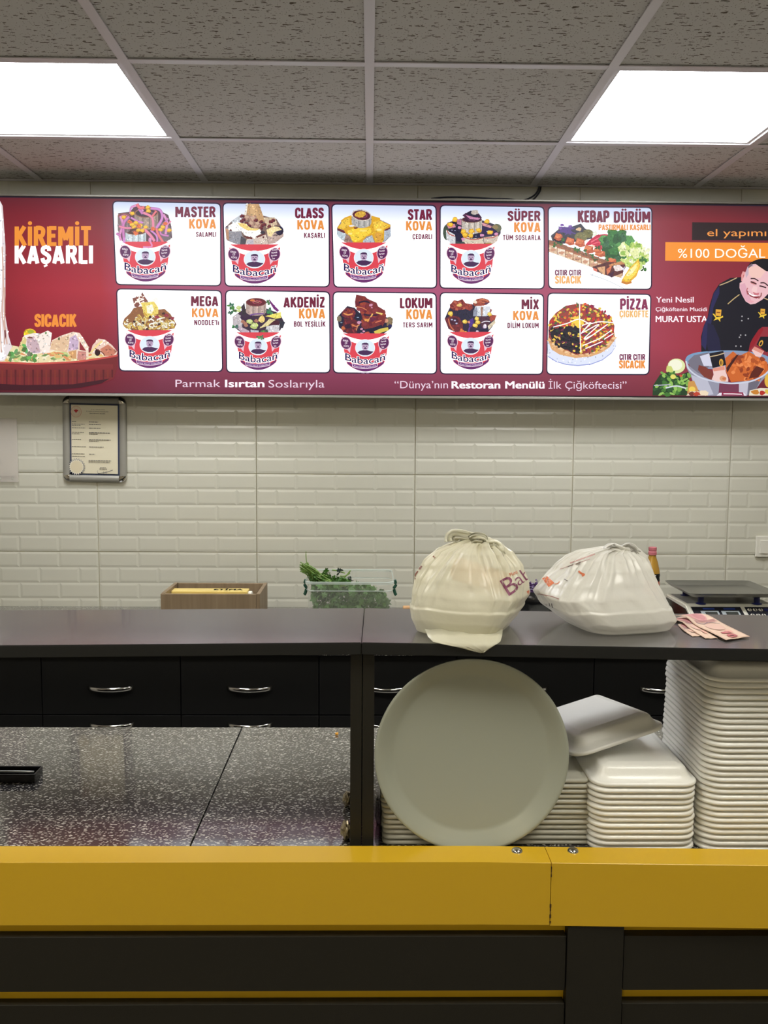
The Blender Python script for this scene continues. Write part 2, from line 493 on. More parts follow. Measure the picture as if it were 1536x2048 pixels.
# raised ledge: two boards meeting over the post
def board(name, corners, z, t, m, label, cat):
    bm = bmesh.new()
    prism(bm, [(p.x, p.y, z) for p in corners], z-t)
    bmesh.ops.bevel(bm, geom=[e for e in bm.edges], offset=.0012, segments=2, affect='EDGES')
    bm.normal_update()
    for f in bm.faces: f.material_index = 0 if f.normal.z > .5 else 1
    o = obj(name, bm, [m, M['edge']]); tag(o, label, cat); return o
FL, FS, RS, RL = az(0, 1291, LZ), az(722.3, 1285, LZ), az(728.3, 1216, LZ), az(0, 1220.6, LZ)
FR, RR = az(1536, 1298.5, LZ), az(1536, 1230.5, LZ)
FS2, RS2 = az(723.6, 1285, LZ), az(729.8, 1216, LZ)
def ext(a, b, t): return a+(b-a)*t
LT = .0197
ledge_l = board('ledge_board', [ext(FS, FL, 2.3), FS, RS, ext(RS, RL, 2.0)], LZ, LT, M['ledge'], 'black counter ledge board left of the seam, empty on top', 'ledge')
ledge_r = board('ledge_board', [FS2, ext(FS2, FR, 2.0), ext(RS2, RR, 1.8), RS2], LZ, LT, M['ledge'], 'black counter ledge board right of the seam, carrying the plastic bags', 'ledge')
# worktop of the counter: two speckled boards with a slanting seam
a1, a2 = az(484, 1454.5, KZ), az(379, 1694, KZ)
a2 = ext(a1, a2, 1.0)
fy = 1.391; sy = (fy-a1.y)/(a2.y-a1.y); a2x = a1.x+(a2.x-a1.x)*sy
by = az(380, 1454.5, KZ).y
def wk(name, pts, label):
    bm = bmesh.new(); prism(bm, [(p[0], p[1], KZ) for p in pts], KZ-.036)
    bmesh.ops.bevel(bm, geom=bm.edges[:], offset=.0008, segments=1, affect='EDGES')
    o = obj(name, bm, M['speck']); tag(o, label, 'worktop')
wk('counter_worktop', [(-2.0, fy), (a2x-.0012, fy), (a1.x-.0012, by), (-2.0, by)], 'dark speckled counter worktop left of its slanting seam')
wk('counter_worktop', [(a2x+.0012, fy), (2.0, fy), (2.0, by), (a1.x+.0012, by)], 'dark speckled counter worktop right of its slanting seam')
# counter body
yl, yr = 1.5165, 1.5015        # yellow rear edge at the two sides of the picture
def yrear(x): return 1.3885-(max(x, .18)-.18)*.0265
def yfront(x): return 1.334-(max(x, .18)-.18)*.0265
root = empty('serving_counter', (0, 1.5, 0))
tag(root, 'serving counter with yellow laminate top band and black boarded front', 'counter')
seamx = az(1097, 1712, YZ).x
def ybeam(name, x0, x1, zb, lab=None):
    bm = bmesh.new()
    xs_ = [x0]+([.18] if x0 < .18 < x1 else [])+[x1]
    rings = []
    for x in xs_:
        rings.append([(x, yfront(x)-1.5, zb), (x, yfront(x)-1.5, YZ), (x, yrear(x)-1.5, YZ), (x, yrear(x)-1.5, KZ-.04), (x, yfront(x)-1.5+.02, KZ-.04), (x, yfront(x)-1.5+.02, zb)])
    loft(bm, rings)
    bmesh.ops.bevel(bm, geom=[e for e in bm.edges if abs(e.verts[0].co.x-e.verts[1].co.x) > .01], offset=.0008, segments=1, affect='EDGES')
    return obj(name, bm, M['yellow'], root)
ZB = ay(500, 1850, 1.334).z
ybeam('yellow_band', -2.0, seamx-.0005, ZB)
ybeam('yellow_band', seamx+.0005, 2.0, ZB-.0012)
# dark chip marks at the seam
bm = bmesh.new()
for (ya, yb, wd) in ((1733, 1754, .0012), (1808, 1836, .0022), (1842, 1846, .0026)):
    for q in range(4):
        z0 = ay(1097, ya+(yb-ya)*q/4, yfront(seamx)).z; z1 = ay(1097, ya+(yb-ya)*(q+1)/4, yfront(seamx)).z
        ww = wd*(.5+.5*sin(2.1*q+1))
        box(bm, seamx-ww/2, seamx+ww/2+.0006, yfront(seamx)-1.5-.0006, yfront(seamx)-1.5+.001, z1, z0)
o = obj('chipped_edge', bm, mat('chipboard', (70, 48, 20), .9), root)
o['label'] = 'dark chips along the seam of the yellow band'
# board cladding
FYc = 1.335
PX0, PX1 = ay(1133, 1950, 1.333).x, ay(1245, 1950, 1.333).x
zs = [(ay(600, 1873.5, FYc).z, ay(600, 1982.5, FYc).z), (ay(600, 2009, FYc).z, .0)]
zb1t, zb1b = zs[0]; zb2t = zs[1][0]
bh = zb1t-zb1b; gap = zb1b-zb2t
zt = zb1t
n = 0
obj('backing_panel', B(-2.0, 2.0, FYc-1.5+.0185, FYc-1.5+.03, .05, KZ-.041), M['yellow'], root)['label'] = 'yellow backing seen in the gaps between the boards'
while zt-bh > .05:
    for (x0, x1) in ((-2.0, PX0-.0015), (PX1+.0015, 2.0)):
        o = obj('plank', B(x0, x1, FYc-1.5, FYc-1.5+.018, zt-bh, zt, bev=.0008), M['black'], root)
    zt -= bh+gap
obj('upright', B(PX0, PX1, FYc-1.5-.003, FYc-1.5+.018, .02, ZB-.003, bev=.0008), M['black'], root)['label'] = 'black upright between the boards'
obj('carcass', B(-1.98, 1.98, -.1345, by-1.5-.05, .05, KZ-.037), M['drawer'], root)
# post of two boards carrying the ledge
pz0, pz1 = KZ, LZ-LT-.0003
xa, xb, xc = ay(700.5, 1500, 1.406).x, ay(724, 1500, 1.406).x, ay(748, 1500, 1.406).x
post = empty('ledge_post', (xb, 1.492, KZ))
tag(post, 'black post of two boards between worktop and ledge, left of the round tray', 'post')
obj('side_panel', B(xa-xb, -.0006, -.087, .16, 0, pz1-pz0, bev=.0008), M['black'], post)
obj('side_panel', B(.0006, xc-xb, -.087, .16, 0, pz1-pz0, bev=.0008), M['black'], post)
# side supports of the ledge outside the picture
for sx, lb in ((-1.35, 'black ledge support panel beyond the left edge of the picture'), (1.25, 'black ledge support panel beyond the right edge of the picture')):
    o = obj('ledge_support', B(sx, sx+.036, 1.43, 1.60, KZ, pz1, bev=.0008), M['black']); tag(o, lb, 'post')
# screws
for px in (1034, 1146):
    p = az(px, 1702, YZ)
    bm = bmesh.new(); lathe(bm, [(.0092, 0), (.0088, .0014), (.0072, .0034), (.0042, .0048), (0, .0053)], 20)
    s = obj('screw_cap', bm, M['chrome'], root, smooth=True); s.location = (p.x, p.y-1.5, YZ); s['label'] = 'domed chrome screw cap'

# ================================================================ PRINT KIT
GLYPH = {}
def glyph_mesh(body, bold, italic=0):
    key = (body, bold, italic)
    if key in GLYPH: return GLYPH[key]
    c = bpy.data.curves.new('t', 'FONT'); c.body = body; c.offset = bold; c.resolution_u = 3; c.shear = italic
    o = bpy.data.objects.new('t', c); COL.objects.link(o)
    bpy.context.view_layer.update()
    me = o.to_mesh()
    vs = [(v.co.x, v.co.y) for v in me.vertices]; fs = [tuple(p.vertices) for p in me.polygons]
    o.to_mesh_clear(); bpy.data.objects.remove(o); bpy.data.curves.remove(c)
    GLYPH[key] = (vs, fs)
    return GLYPH[key]
# heavy condensed capitals, drawn as strokes: letter -> (width, [strokes]); heights 0..1
_o = [(.1, .32), (.1, .70), (.14, .86), (.24, .915), (.34, .86), (.38, .70), (.38, .30), (.34, .14), (.24, .085), (.14, .14), (.1, .32)]
BLOCK = {
 'A': (.50, [[(.08, 0), (.235, .96)], [(.42, 0), (.265, .96)], [(.14, .24), (.36, .24)]]),
 'B': (.48, [[(.1, 0), (.1, 1)], ('s', [(.1, .92), (.28, .92), (.36, .84), (.37, .70), (.34, .58), (.22, .53)]), ('s', [(.1, .53), (.28, .52), (.38, .42), (.385, .24), (.33, .11), (.1, .08)])]),
 'C': (.46, [('s', [(.38, .66), (.37, .82), (.31, .90), (.24, .915), (.15, .87), (.1, .74), (.1, .30), (.15, .13), (.24, .085), (.32, .11), (.37, .20), (.38, .36)])]),
 'D': (.48, [[(.1, 0), (.1, 1)], ('s', [(.1, .92), (.26, .91), (.35, .84), (.38, .70), (.38, .30), (.35, .16), (.26, .09), (.1, .08)])]),
 'E': (.40, [[(.1, 0), (.1, 1)], [(.1, .92), (.38, .92)], [(.1, .52), (.34, .52)], [(.1, .08), (.38, .08)]]),
 'F': (.39, [[(.1, 0), (.1, 1)], [(.1, .92), (.38, .92)], [(.1, .50), (.34, .50)]]),
 'G': (.47, [('s', [(.38, .68), (.37, .82), (.31, .90), (.24, .915), (.15, .87), (.1, .74), (.1, .30), (.15, .13), (.24, .085), (.32, .11), (.38, .22), (.38, .46)]), [(.26, .46), (.46, .46)]]),
 'I': (.20, [[(.1, 0), (.1, 1)]]),
 'K': (.48, [[(.1, 0), (.1, 1)], [(.14, .44), (.40, 1)], [(.20, .56), (.42, 0)]]),
 'L': (.38, [[(.1, 0), (.1, 1)], [(.1, .08), (.37, .08)]]),
 'M': (.62, [[(.1, 0), (.1, 1)], [(.52, 0), (.52, 1)], [(.13, .96), (.31, .30)], [(.49, .96), (.31, .30)]]),
 'N': (.50, [[(.1, 0), (.1, 1)], [(.40, 0), (.40, 1)], [(.12, .94), (.38, .06)]]),
 'O': (.48, [('s', _o)]),
 'P': (.47, [[(.1, 0), (.1, 1)], ('s', [(.1, .92), (.28, .92), (.37, .83), (.38, .68), (.36, .52), (.28, .45), (.1, .44)])]),
 'R': (.48, [[(.1, 0), (.1, 1)], ('s', [(.1, .92), (.27, .92), (.37, .83), (.37, .64), (.33, .53), (.25, .49), (.1, .48)]), [(.26, .48), (.41, 0)]]),
 'S': (.45, [('s', [(.36, .70), (.35, .83), (.29, .91), (.22, .915), (.13, .86), (.1, .74), (.13, .62), (.26, .50), (.35, .38), (.36, .24), (.31, .12), (.22, .085), (.13, .12), (.09, .30)])]),
 'T': (.42, [[(.21, 0), (.21, 1)], [(.02, .92), (.40, .92)]]),
 'U': (.48, [('s', [(.1, 1), (.1, .60), (.1, .30), (.14, .14), (.24, .085), (.34, .14), (.38, .30), (.38, .60), (.38, 1)])]),
 'V': (.48, [[(.07, 1), (.225, .04)], [(.41, 1), (.255, .04)]]),
 'X': (.47, [[(.08, 1), (.39, 0)], [(.39, 1), (.08, 0)]]),
 'Y': (.46, [[(.06, 1), (.23, .46)], [(.40, 1), (.23, .46)], [(.23, 0), (.23, .5)]]),
 'Z': (.42, [[(.04, .92), (.38, .92)], [(.34, .90), (.08, .10)], [(.04, .08), (.39, .08)]]),
 ' ': (.22, []), "'": (.16, [[(.08, .72), (.08, 1)]]),
 'l': (.20, [[(.1, 0), (.1, 1)]]), 'ı': (.20, [[(.1, 0), (.1, .72)]]),
}
ACC = {'Ç': 'C', 'Ş': 'S', 'İ': 'I', 'Ö': 'O', 'Ü': 'U', 'Ğ': 'G'}
STEP = 8e-6
GLOWW = 2.0
class Canvas:
    """flat print: coloured polygons laid in order on a surface; fn maps picture units to the surface plus a lift"""
    def __init__(s, fn, o=(0, 0), sc=1.0, k0=0, step=STEP):
        s.fn = fn; s.o = o; s.sc = sc; s.k = k0; s.step = step
        s.v = []; s.f = []; s.c = []; s.rgx = random.Random(77)
    def at(s, u, v): return (s.o[0]+u/s.sc, s.o[1]+v/s.sc)
    sub = 0
    def _add(s, pts, faces, cols):
        if s.sub:
            P = []; C_ = []; F_ = []
            def split(a, b, c, ca, d):
                m_ = max((a[0]-b[0])**2+(a[1]-b[1])**2, (b[0]-c[0])**2+(b[1]-c[1])**2, (a[0]-c[0])**2+(a[1]-c[1])**2)
                if m_ > s.sub**2 and d < 5:
                    if (a[0]-b[0])**2+(a[1]-b[1])**2 == m_: q = ((a[0]+b[0])/2, (a[1]+b[1])/2); split(a, q, c, ca, d+1); split(q, b, c, ca, d+1)
                    elif (b[0]-c[0])**2+(b[1]-c[1])**2 == m_: q = ((c[0]+b[0])/2, (c[1]+b[1])/2); split(a, b, q, ca, d+1); split(a, q, c, ca, d+1)
                    else: q = ((a[0]+c[0])/2, (a[1]+c[1])/2); split(a, b, q, ca, d+1); split(q, b, c, ca, d+1)
                else:
                    F_.append((len(P), len(P)+1, len(P)+2)); P.extend((a, b, c)); C_.extend((ca, ca, ca))
            for f in faces:
                for i in range(1, len(f)-1): split(pts[f[0]], pts[f[i]], pts[f[i+1]], cols[f[0]], 0)
            pts, faces, cols = P, F_, C_
        b = len(s.v)
        for p in pts:
            x, y = s.at(*p)
            s.v.append(s.fn(x, y, s.k*s.step))
        s.f += [tuple(b+i for i in f) for f in faces]
        s.c += cols
        s.k += 1
    tex = 0
    def poly(s, pts, col, cols=None):
        s._add(pts, [tuple(range(len(pts)))], [lin(c) for c in cols] if cols else [lin(col)]*len(pts))
        if s.tex and not cols: s.dapple(pts, col)
    def dapple(s, pts, col):
        """uneven tone of a photographed food surface: small flecks within the outline"""
        n = len(pts)
        ar = abs(sum(pts[i][0]*pts[(i+1) % n][1]-pts[(i+1) % n][0]*pts[i][1] for i in range(n)))/2
        r = s.tex
        cnt = min(90, int(ar/(r*r*3.2)))
        if cnt < 3: return
        x0, x1 = min(p[0] for p in pts), max(p[0] for p in pts); y0, y1 = min(p[1] for p in pts), max(p[1] for p in pts)
        rg = s.rgx; t = s.tex; s.tex = 0; k = s.k; done = 0; tries = 0
        while done < cnt and tries < cnt*6:
            tries += 1
            x, y = rg.uniform(x0, x1), rg.uniform(y0, y1)
            ins = False; j = n-1
            for i in range(n):
                if (pts[i][1] > y) != (pts[j][1] > y) and x < (pts[j][0]-pts[i][0])*(y-pts[i][1])/(pts[j][1]-pts[i][1])+pts[i][0]: ins = not ins
                j = i
            if not ins: continue
            f = rg.choice((.72, .82, .9, 1.1, 1.18, 1.26)); w_ = rg.uniform(-10, 10)
            cc = (max(0, min(255, col[0]*f+w_)), max(0, min(255, col[1]*f)), max(0, min(255, col[2]*f-w_)))
            s.k = k+done % 3
            s.blob(x, y, r*rg.uniform(.35, .9), r*rg.uniform(.25, .55), cc, rg.uniform(0, 180), n=6, rg=rg); done += 1
        s.k = k+3; s.tex = t
    def ell(s, cx, cy, rx, ry, col, rot=0, n=18, a0=0, a1=360):
        ca, sa = cos(R(rot)), sin(R(rot))
        pts = []
        for i in range(n):
            a = R(a0+(a1-a0)*i/(n if a1-a0 == 360 else n-1))
            x, y = rx*cos(a), ry*sin(a)
            pts.append((cx+x*ca-y*sa, cy+x*sa+y*ca))
        s.poly(pts, col)
    def blob(s, cx, cy, rx, ry, col, rot=0, n=11, jag=.25, rg=random):
        pts = []
        for i in range(n):
            a = 2*pi*i/n; k = 1+rg.uniform(-jag, jag)
            x, y = rx*k*cos(a), ry*k*sin(a)
            pts.append((cx+x*cos(R(rot))-y*sin(R(rot)), cy+x*sin(R(rot))+y*cos(R(rot))))
        s.poly(pts, col)
    def stroke(s, pts, wd, col, smooth=True, taper=0):
        P = [Vector((p[0], p[1], 0)) for p in pts]
        if smooth and len(P) > 2: P = cat_rom(P, 5)
        L, Rr = [], []
        for i, p in enumerate(P):
            t = (P[min(i+1, len(P)-1)]-P[max(i-1, 0)])
            if t.length < 1e-9: t = Vector((1, 0, 0))
            t.normalize(); nn = Vector((-t.y, t.x, 0))
            ww = wd/2*(1-taper*i/(len(P)-1))
            L.append(p+nn*ww); Rr.append(p-nn*ww)
        allp = [(q.x, q.y) for q in L+Rr]; n = len(L)
        s._add(allp, [(i, i+1, n+i+1, n+i) for i in range(n-1)], [lin(col)]*len(allp))
    def grad(s, x0, y0, x1, y1, rows, cols=None, r=0):
        """rows: list of (t, [colours across]) """
        nx = len(rows[0][1])
        pts = []; cc = []; fs = []
        for (t, cs) in rows:
            for i, c in enumerate(cs):
                pts.append((x0+(x1-x0)*i/(nx-1), y0+(y1-y0)*t)); cc.append(lin(c))
        for a in range(len(rows)-1):
            for i in range(nx-1):
                fs.append((a*nx+i, a*nx+i+1, (a+1)*nx+i+1, (a+1)*nx+i))
        s._add(pts, fs, cc)
    def text(s, body, x0, x1, base, cap, col, bold=0, rot=0, warp=None, grow=0, italic=0, fit='w'):
        if bold > 0:
            b = bold*cap*1.5; k = s.k
            x0 += b; x1 -= b
            nx = 2 if bold < .02 else 3; ny = 1 if bold < .03 else 2
            for i in range(nx):
                for j in range(ny):
                    s.k = k
                    s.text(body, x0+b*(2*i/(nx-1)-1), x1+b*(2*i/(nx-1)-1), base-(b*.8*j), cap-b*.8*(ny-1), col, 0, rot, warp)
            return
        vs, fs = glyph_mesh(body, bold, italic)
        if not vs: return
        mnx = min(v[0] for v in vs); mxx = max(v[0] for v in vs)
        sy = cap/.73
        sx = (x1-x0)/(mxx-mnx) if fit == 'w' else sy*fit
        out = []
        for (x, y) in vs:
            X = (x-mnx)*sx; Y = -y*sy
            if warp: Y += warp(X/(x1-x0))
            if rot:
                X, Y = X*cos(R(rot))-Y*sin(R(rot)), X*sin(R(rot))+Y*cos(R(rot))
            out.append((x0+X, base+Y))
        s._add(out, fs, [lin(col)]*len(out))
    def block(s, body, x0, x1, base, cap, col, t=.225, gap=.03):
        ws = [BLOCK[ACC.get(ch, ch)][0] for ch in body]
        tot = sum(ws)+gap*(len(body)-1)
        fx = (x1-x0)/tot; x = x0; k = s.k
        for ch, w_ in zip(body, ws):
            for si, st in enumerate(BLOCK[ACC.get(ch, ch)][1]):
                sm = st[0] == 's'
                s.k = k+si
                s.stroke([(x+px*fx, base-py*cap) for px, py in (st[1] if sm else st)], t*min(cap, fx*1.25)*(1 if sm or abs(st[0][1]-st[-1][1]) > .05 else .92), col, smooth=sm)
            cx = x+w_*fx/2; s.k = k
            d = t*cap*.5
            if ch == 'İ': s.ell(cx, base-1.17*cap, d*1.0, d*.95, col, n=10)
            if ch in 'ÖÜ':
                for q in (-1, 1): s.k = k; s.ell(cx+q*.1*fx, base-1.16*cap, d*.95, d*.95, col, n=10)
            if ch in 'ÇŞ': s.k = k; s.stroke([(cx, base), (cx+d*.5, base+.10*cap), (cx-d*.9, base+.17*cap)], t*cap*.5, col, smooth=False)
            if ch == 'Ğ': s.k = k; s.stroke([(cx-.1*fx, base-1.2*cap), (cx, base-1.11*cap), (cx+.1*fx, base-1.2*cap)], t*cap*.5, col)
            x += (w_+gap)*fx
        s.k = k+5
    def build(s, name, m, parent, label=None):
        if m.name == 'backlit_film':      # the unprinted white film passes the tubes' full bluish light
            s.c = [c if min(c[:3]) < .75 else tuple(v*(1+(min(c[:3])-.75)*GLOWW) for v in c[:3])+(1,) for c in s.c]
        me = bpy.data.meshes.new(name)
        me.from_pydata([tuple(v) for v in s.v], [], s.f)
        a = me.color_attributes.new('col', 'FLOAT_COLOR', 'POINT')
        for i, c in enumerate(s.c): a.data[i].color = c
        me.materials.append(m)
        o = bpy.data.objects.new(name, me); link(o, parent)
        if label: o['label'] = label
        s.v, s.f, s.c = [], [], []
        return o

# ================================================================ MENU SIGN
SY = 3.30
sign = empty('menu_sign', (0, SY, 1.66))
tag(sign, 'long backlit red menu sign with ten white picture cards on the wall', 'menu sign')
def S(px, py, lift=0):
    p = ay(px, py, SY)
    return (p.x, -lift-.0005, p.z-1.66)
# the light box body, following the sign's four corners
cs = [ay(-60, 391.2, SY), ay(1640, 411, SY), ay(1640, 795.6, SY), ay(-60, 786.8, SY)]
x0, x1 = ay(-19, 600, SY).x, ay(1555, 600, SY).x
zt, zbt = 2.3585, 1.6655
obj('light_box', B(x0, x1, .0, YF-SY-.006, zbt-1.66, zt-1.66), M['black'], sign)
bm = bmesh.new()
box(bm, x0-.004, x1+.004, -.006, .02, zbt-1.66-.008, zbt-1.66+.0005, bev=.001)
box(bm, x0-.004, x1+.004, -.006, .02, zt-1.66-.0005, zt-1.66+.006, bev=.001)
box(bm, x0-.004, x0, -.006, .02, zbt-1.66, zt-1.66)
box(bm, x1, x1+.004, -.006, .02, zbt-1.66, zt-1.66)
obj('frame', bm, M['alu'], sign)['label'] = 'thin aluminium frame'
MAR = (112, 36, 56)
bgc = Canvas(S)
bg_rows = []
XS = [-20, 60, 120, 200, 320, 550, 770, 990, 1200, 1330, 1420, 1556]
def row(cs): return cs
cols_top = [(92, 34, 44), (100, 36, 46), (104, 38, 48), (100, 36, 44), (92, 48, 58), (96, 44, 62), (100, 46, 66), (104, 48, 66), (104, 48, 60), (104, 44, 52), (96, 44, 50), (72, 40, 46)]  # red print with uneven backlight painted in: dark edges, pinkish between cards
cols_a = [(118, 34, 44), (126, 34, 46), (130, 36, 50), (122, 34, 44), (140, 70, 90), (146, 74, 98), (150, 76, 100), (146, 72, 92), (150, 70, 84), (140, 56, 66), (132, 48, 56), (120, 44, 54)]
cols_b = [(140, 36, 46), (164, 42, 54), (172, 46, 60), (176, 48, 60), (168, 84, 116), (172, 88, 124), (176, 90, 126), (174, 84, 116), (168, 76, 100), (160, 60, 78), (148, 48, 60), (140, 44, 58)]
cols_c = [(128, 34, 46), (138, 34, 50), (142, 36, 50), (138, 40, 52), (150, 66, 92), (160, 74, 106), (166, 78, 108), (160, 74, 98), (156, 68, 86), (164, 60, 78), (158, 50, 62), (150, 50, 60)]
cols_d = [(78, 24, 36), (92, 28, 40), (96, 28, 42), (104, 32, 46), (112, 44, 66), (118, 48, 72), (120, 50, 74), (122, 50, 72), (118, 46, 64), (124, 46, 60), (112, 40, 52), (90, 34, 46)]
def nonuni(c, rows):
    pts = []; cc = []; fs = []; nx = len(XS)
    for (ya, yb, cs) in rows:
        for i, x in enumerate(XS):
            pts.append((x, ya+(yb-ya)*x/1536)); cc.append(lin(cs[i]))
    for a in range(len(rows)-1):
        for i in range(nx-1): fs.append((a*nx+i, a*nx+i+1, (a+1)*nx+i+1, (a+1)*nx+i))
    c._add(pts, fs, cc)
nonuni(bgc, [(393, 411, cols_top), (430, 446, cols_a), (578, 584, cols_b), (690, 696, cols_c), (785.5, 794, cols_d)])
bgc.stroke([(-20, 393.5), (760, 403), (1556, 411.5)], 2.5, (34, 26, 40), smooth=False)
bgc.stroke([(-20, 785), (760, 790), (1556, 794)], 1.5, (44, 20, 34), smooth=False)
bgc.build('backlit_film', M['film'], sign, 'red printed film of the sign, uneven backlight painted in')

INK = (44, 30, 66); WHT = (255, 255, 255); MAROON = (122, 34, 62); ORG = (238, 150, 70)
def rr_quad(tl, tr, br, bl, r):
    """rounded quadrilateral through four corners"""
    cs = [Vector((*p, 0)) for p in (tl, tr, br, bl)]
    out = []
    for i in range(4):
        c = cs[i]; a = (cs[i-1]-c).normalized(); b = (cs[(i+1) % 4]-c).normalized()
        p0 = c+a*r; p2 = c+b*r
        for k in range(6):
            t = k/5
            q = p0*(1-t)**2+c*2*t*(1-t)*.5+c*t*(1-t)+p2*t*t
            q = p0*(1-t)**2+c*2*t*(1-t)+p2*t*t
            out.append((q.x, q.y))
    return out
CARDS = [ # tl, tr, br, bl
 ((226.5, 403.5), (440, 408), (440.5, 570.5), (233.5, 568)),
 ((447, 407), (657, 409.5), (657.5, 572.5), (451.5, 571)),
 ((664.5, 409.5), (871, 412), (872, 575), (669, 573)),
 ((881.5, 411.5), (1087, 415), (1087, 576.5), (881, 575)),
 ((1097.5, 414.5), (1302.5, 416), (1301.5, 577.5), (1098.5, 576)),
 ((234.5, 579), (441.5, 582.5), (444, 742), (240, 740.5)),
 ((452.5, 582), (658, 585), (659, 744.5), (454.5, 743.5)),
 ((667.5, 585), (871, 587.5), (872, 746.5), (668, 744.5)),
 ((881.5, 586.5), (1086, 589.5), (1084, 747.5), (881.5, 746.5)),
 ((1097, 587.5), (1300.5, 590), (1296.5, 748), (1094.5, 747.5)),
]
def lerp(a, b, t): return (a[0]+(b[0]-a[0])*t, a[1]+(b[1]-a[1])*t)
def draw_card(c, quad, top):
    tl, tr, br, bl = quad
    g = 2.4
    big = rr_quad((tl[0]-g, tl[1]-g), (tr[0]+g, tr[1]-g), (br[0]+g, br[1]+g), (bl[0]-g, bl[1]+g), 11)
    c.poly(big, (46, 30, 58))
    out = rr_quad(tl, tr, br, bl, 9)
    y0 = tl[1]
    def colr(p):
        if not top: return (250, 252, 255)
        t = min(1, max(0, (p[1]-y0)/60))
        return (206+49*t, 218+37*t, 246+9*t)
    mid = [lerp(tl, bl, .4), lerp(tr, br, .4)]
    # split at 40 % so that the painted bluish backlight falloff ends there
    up = out[:12]+[mid[1], mid[0]]
    dn = [mid[0], mid[1]]+out[12:]
    c.poly(up, None, [colr(p) for p in up]); c.poly(dn, None, [WHT if top else (250, 252, 255) for p in dn])

def bowl(c, xl, xr, yr, yb, left=0):
    """paper tub: rim ends (xl, xr, yr), bottom yb (photograph pixels)"""
    W = xr-xl; cx = (xl+xr)/2
    def q(u, v): return (xl+u*W, yr+v*(yb-yr))
    def arc(u0, v0, u1, v1, sag, n=14):
        return [q(u0+(u1-u0)*i/n, v0+(v1-v0)*i/n+sag*4*(i/n)*(1-i/n)) for i in range(n+1)]
    # body
    body = [q(.055, .06)]+[q(.12, .62)]+[q(.16, .80)]+arc(.17, .82, .84, .82, .18)+[q(.86, .78), q(.9, .6), q(.955, .06)]
    RED = (226, 70, 84)
    c.poly(body, RED)
    c.poly(arc(.165, .80, .85, .80, .20)+arc(.165, .735, .85, .735, .20)[::-1], (110, 48, 110))
    # rim band
    c.poly(arc(0, .0, 1, .0, .22)+arc(.03, .10, .97, .10, .235)[::-1], WHT)
    # portrait roundel
    c.ell(*q(.5, .42), W*.187, (yb-yr)*.215, (250, 235, 240), n=26)
    c.ell(*q(.5, .42), W*.178, (yb-yr)*.205, (226, 240, 250), n=26)
    PU = (74, 44, 86)
    c.poly([q(.355, .535), q(.40, .49), q(.46, .475), q(.54, .475), q(.60, .50), q(.66, .51), q(.61, .565), q(.55, .60), q(.46, .60), q(.40, .575)], PU)
    c.ell(*q(.50, .395), W*.062, (yb-yr)*.088, (196, 170, 200), n=16)
    c.poly([q(.437, .37), q(.44, .31), q(.48, .29), q(.53, .29), q(.56, .31), q(.567, .38), q(.55, .34), q(.45, .335)], PU)
    for (u, v, a, b) in ((.478, .378, .014, .007), (.525, .378, .014, .007), (.502, .43, .03, .012), (.5, .405, .01, .01)):
        c.ell(*q(u, v), W*a, (yb-yr)*b*1.3, PU, n=8)
    # speech bubbles
    for (bu, bv, du, lines) in ((.14, .30, 1, ('BURADA', 'ÇİĞ', 'KÖFTE')), (.85, .30, -1, ('Özel', 'Parmak', 'Isırtan', 'Sos'))):
        x, y = q(bu, bv)
        c.ell(x, y, W*.105, (yb-yr)*.165, (240, 200, 215), rot=-18*du, n=20)
        c.poly([q(bu+du*.0, bv+.12), q(bu+du*.075, bv+.245), q(bu+du*.09, bv+.10)], (240, 200, 215))
        c.ell(x, y, W*.092, (yb-yr)*.148, (96, 40, 92), rot=-18*du, n=20)
        nL = len(lines)
        for i, t in enumerate(lines):
            yy = y+(i-(nL-1)/2)*(yb-yr)*.068+1.5
            ww = W*(.10 if len(t) > 3 else .045)
            c.text(t, x-ww/2+du*(i-1)*.8, x+ww/2+du*(i-1)*.8, yy, (yb-yr)*.045, (250, 235, 245), .01, rot=8*du)
    # brand word
    def wp(t): return (yb-yr)*(.10*(1-(2*t-1)**2)-.02)
    bx0, bx1 = q(.125, 0)[0], q(.875, 0)[0]
    base = q(0, .735)[1]
    c.text('Babacañ', bx0-2, bx1+2, base+1.2, (yb-yr)*.205, WHT, .06, warp=wp)
    c.text('Babacañ', bx0-1, bx1+1, base+.6, (yb-yr)*.195, WHT, .045, warp=wp)
    c.text('Babacañ', bx0, bx1, base, (yb-yr)*.185, (56, 40, 92), .015, warp=wp)
    # ribbon
    c.poly(arc(.25, .795, .74, .795, .05)+arc(.26, .885, .73, .885, .05)[::-1], (250, 225, 240))
    c.poly(arc(.262, .805, .728, .805, .05)+arc(.27, .873, .72, .873, .05)[::-1], (120, 60, 130))
    c.text('Yeni Nesil Çiğköfte', q(.285, 0)[0], q(.705, 0)[0], q(0, .868)[1], (yb-yr)*.042, (235, 220, 240), .005, warp=lambda t: (yb-yr)*.05*4*t*(1-t))
    c.text('özel soslu Çiğ Köfte . özel soslu Çiğ Köfte', q(.19, 0)[0], q(.82, 0)[0], q(0, .865)[1], (yb-yr)*.03, (215, 180, 225), 0, warp=lambda t: (yb-yr)*.185*4*t*(1-t))
    # cut brand word running round the right side
    c.poly([q(.905, .56), q(.885, .62), q(.88, .74), q(.90, .70), q(.915, .60)], (250, 230, 240))

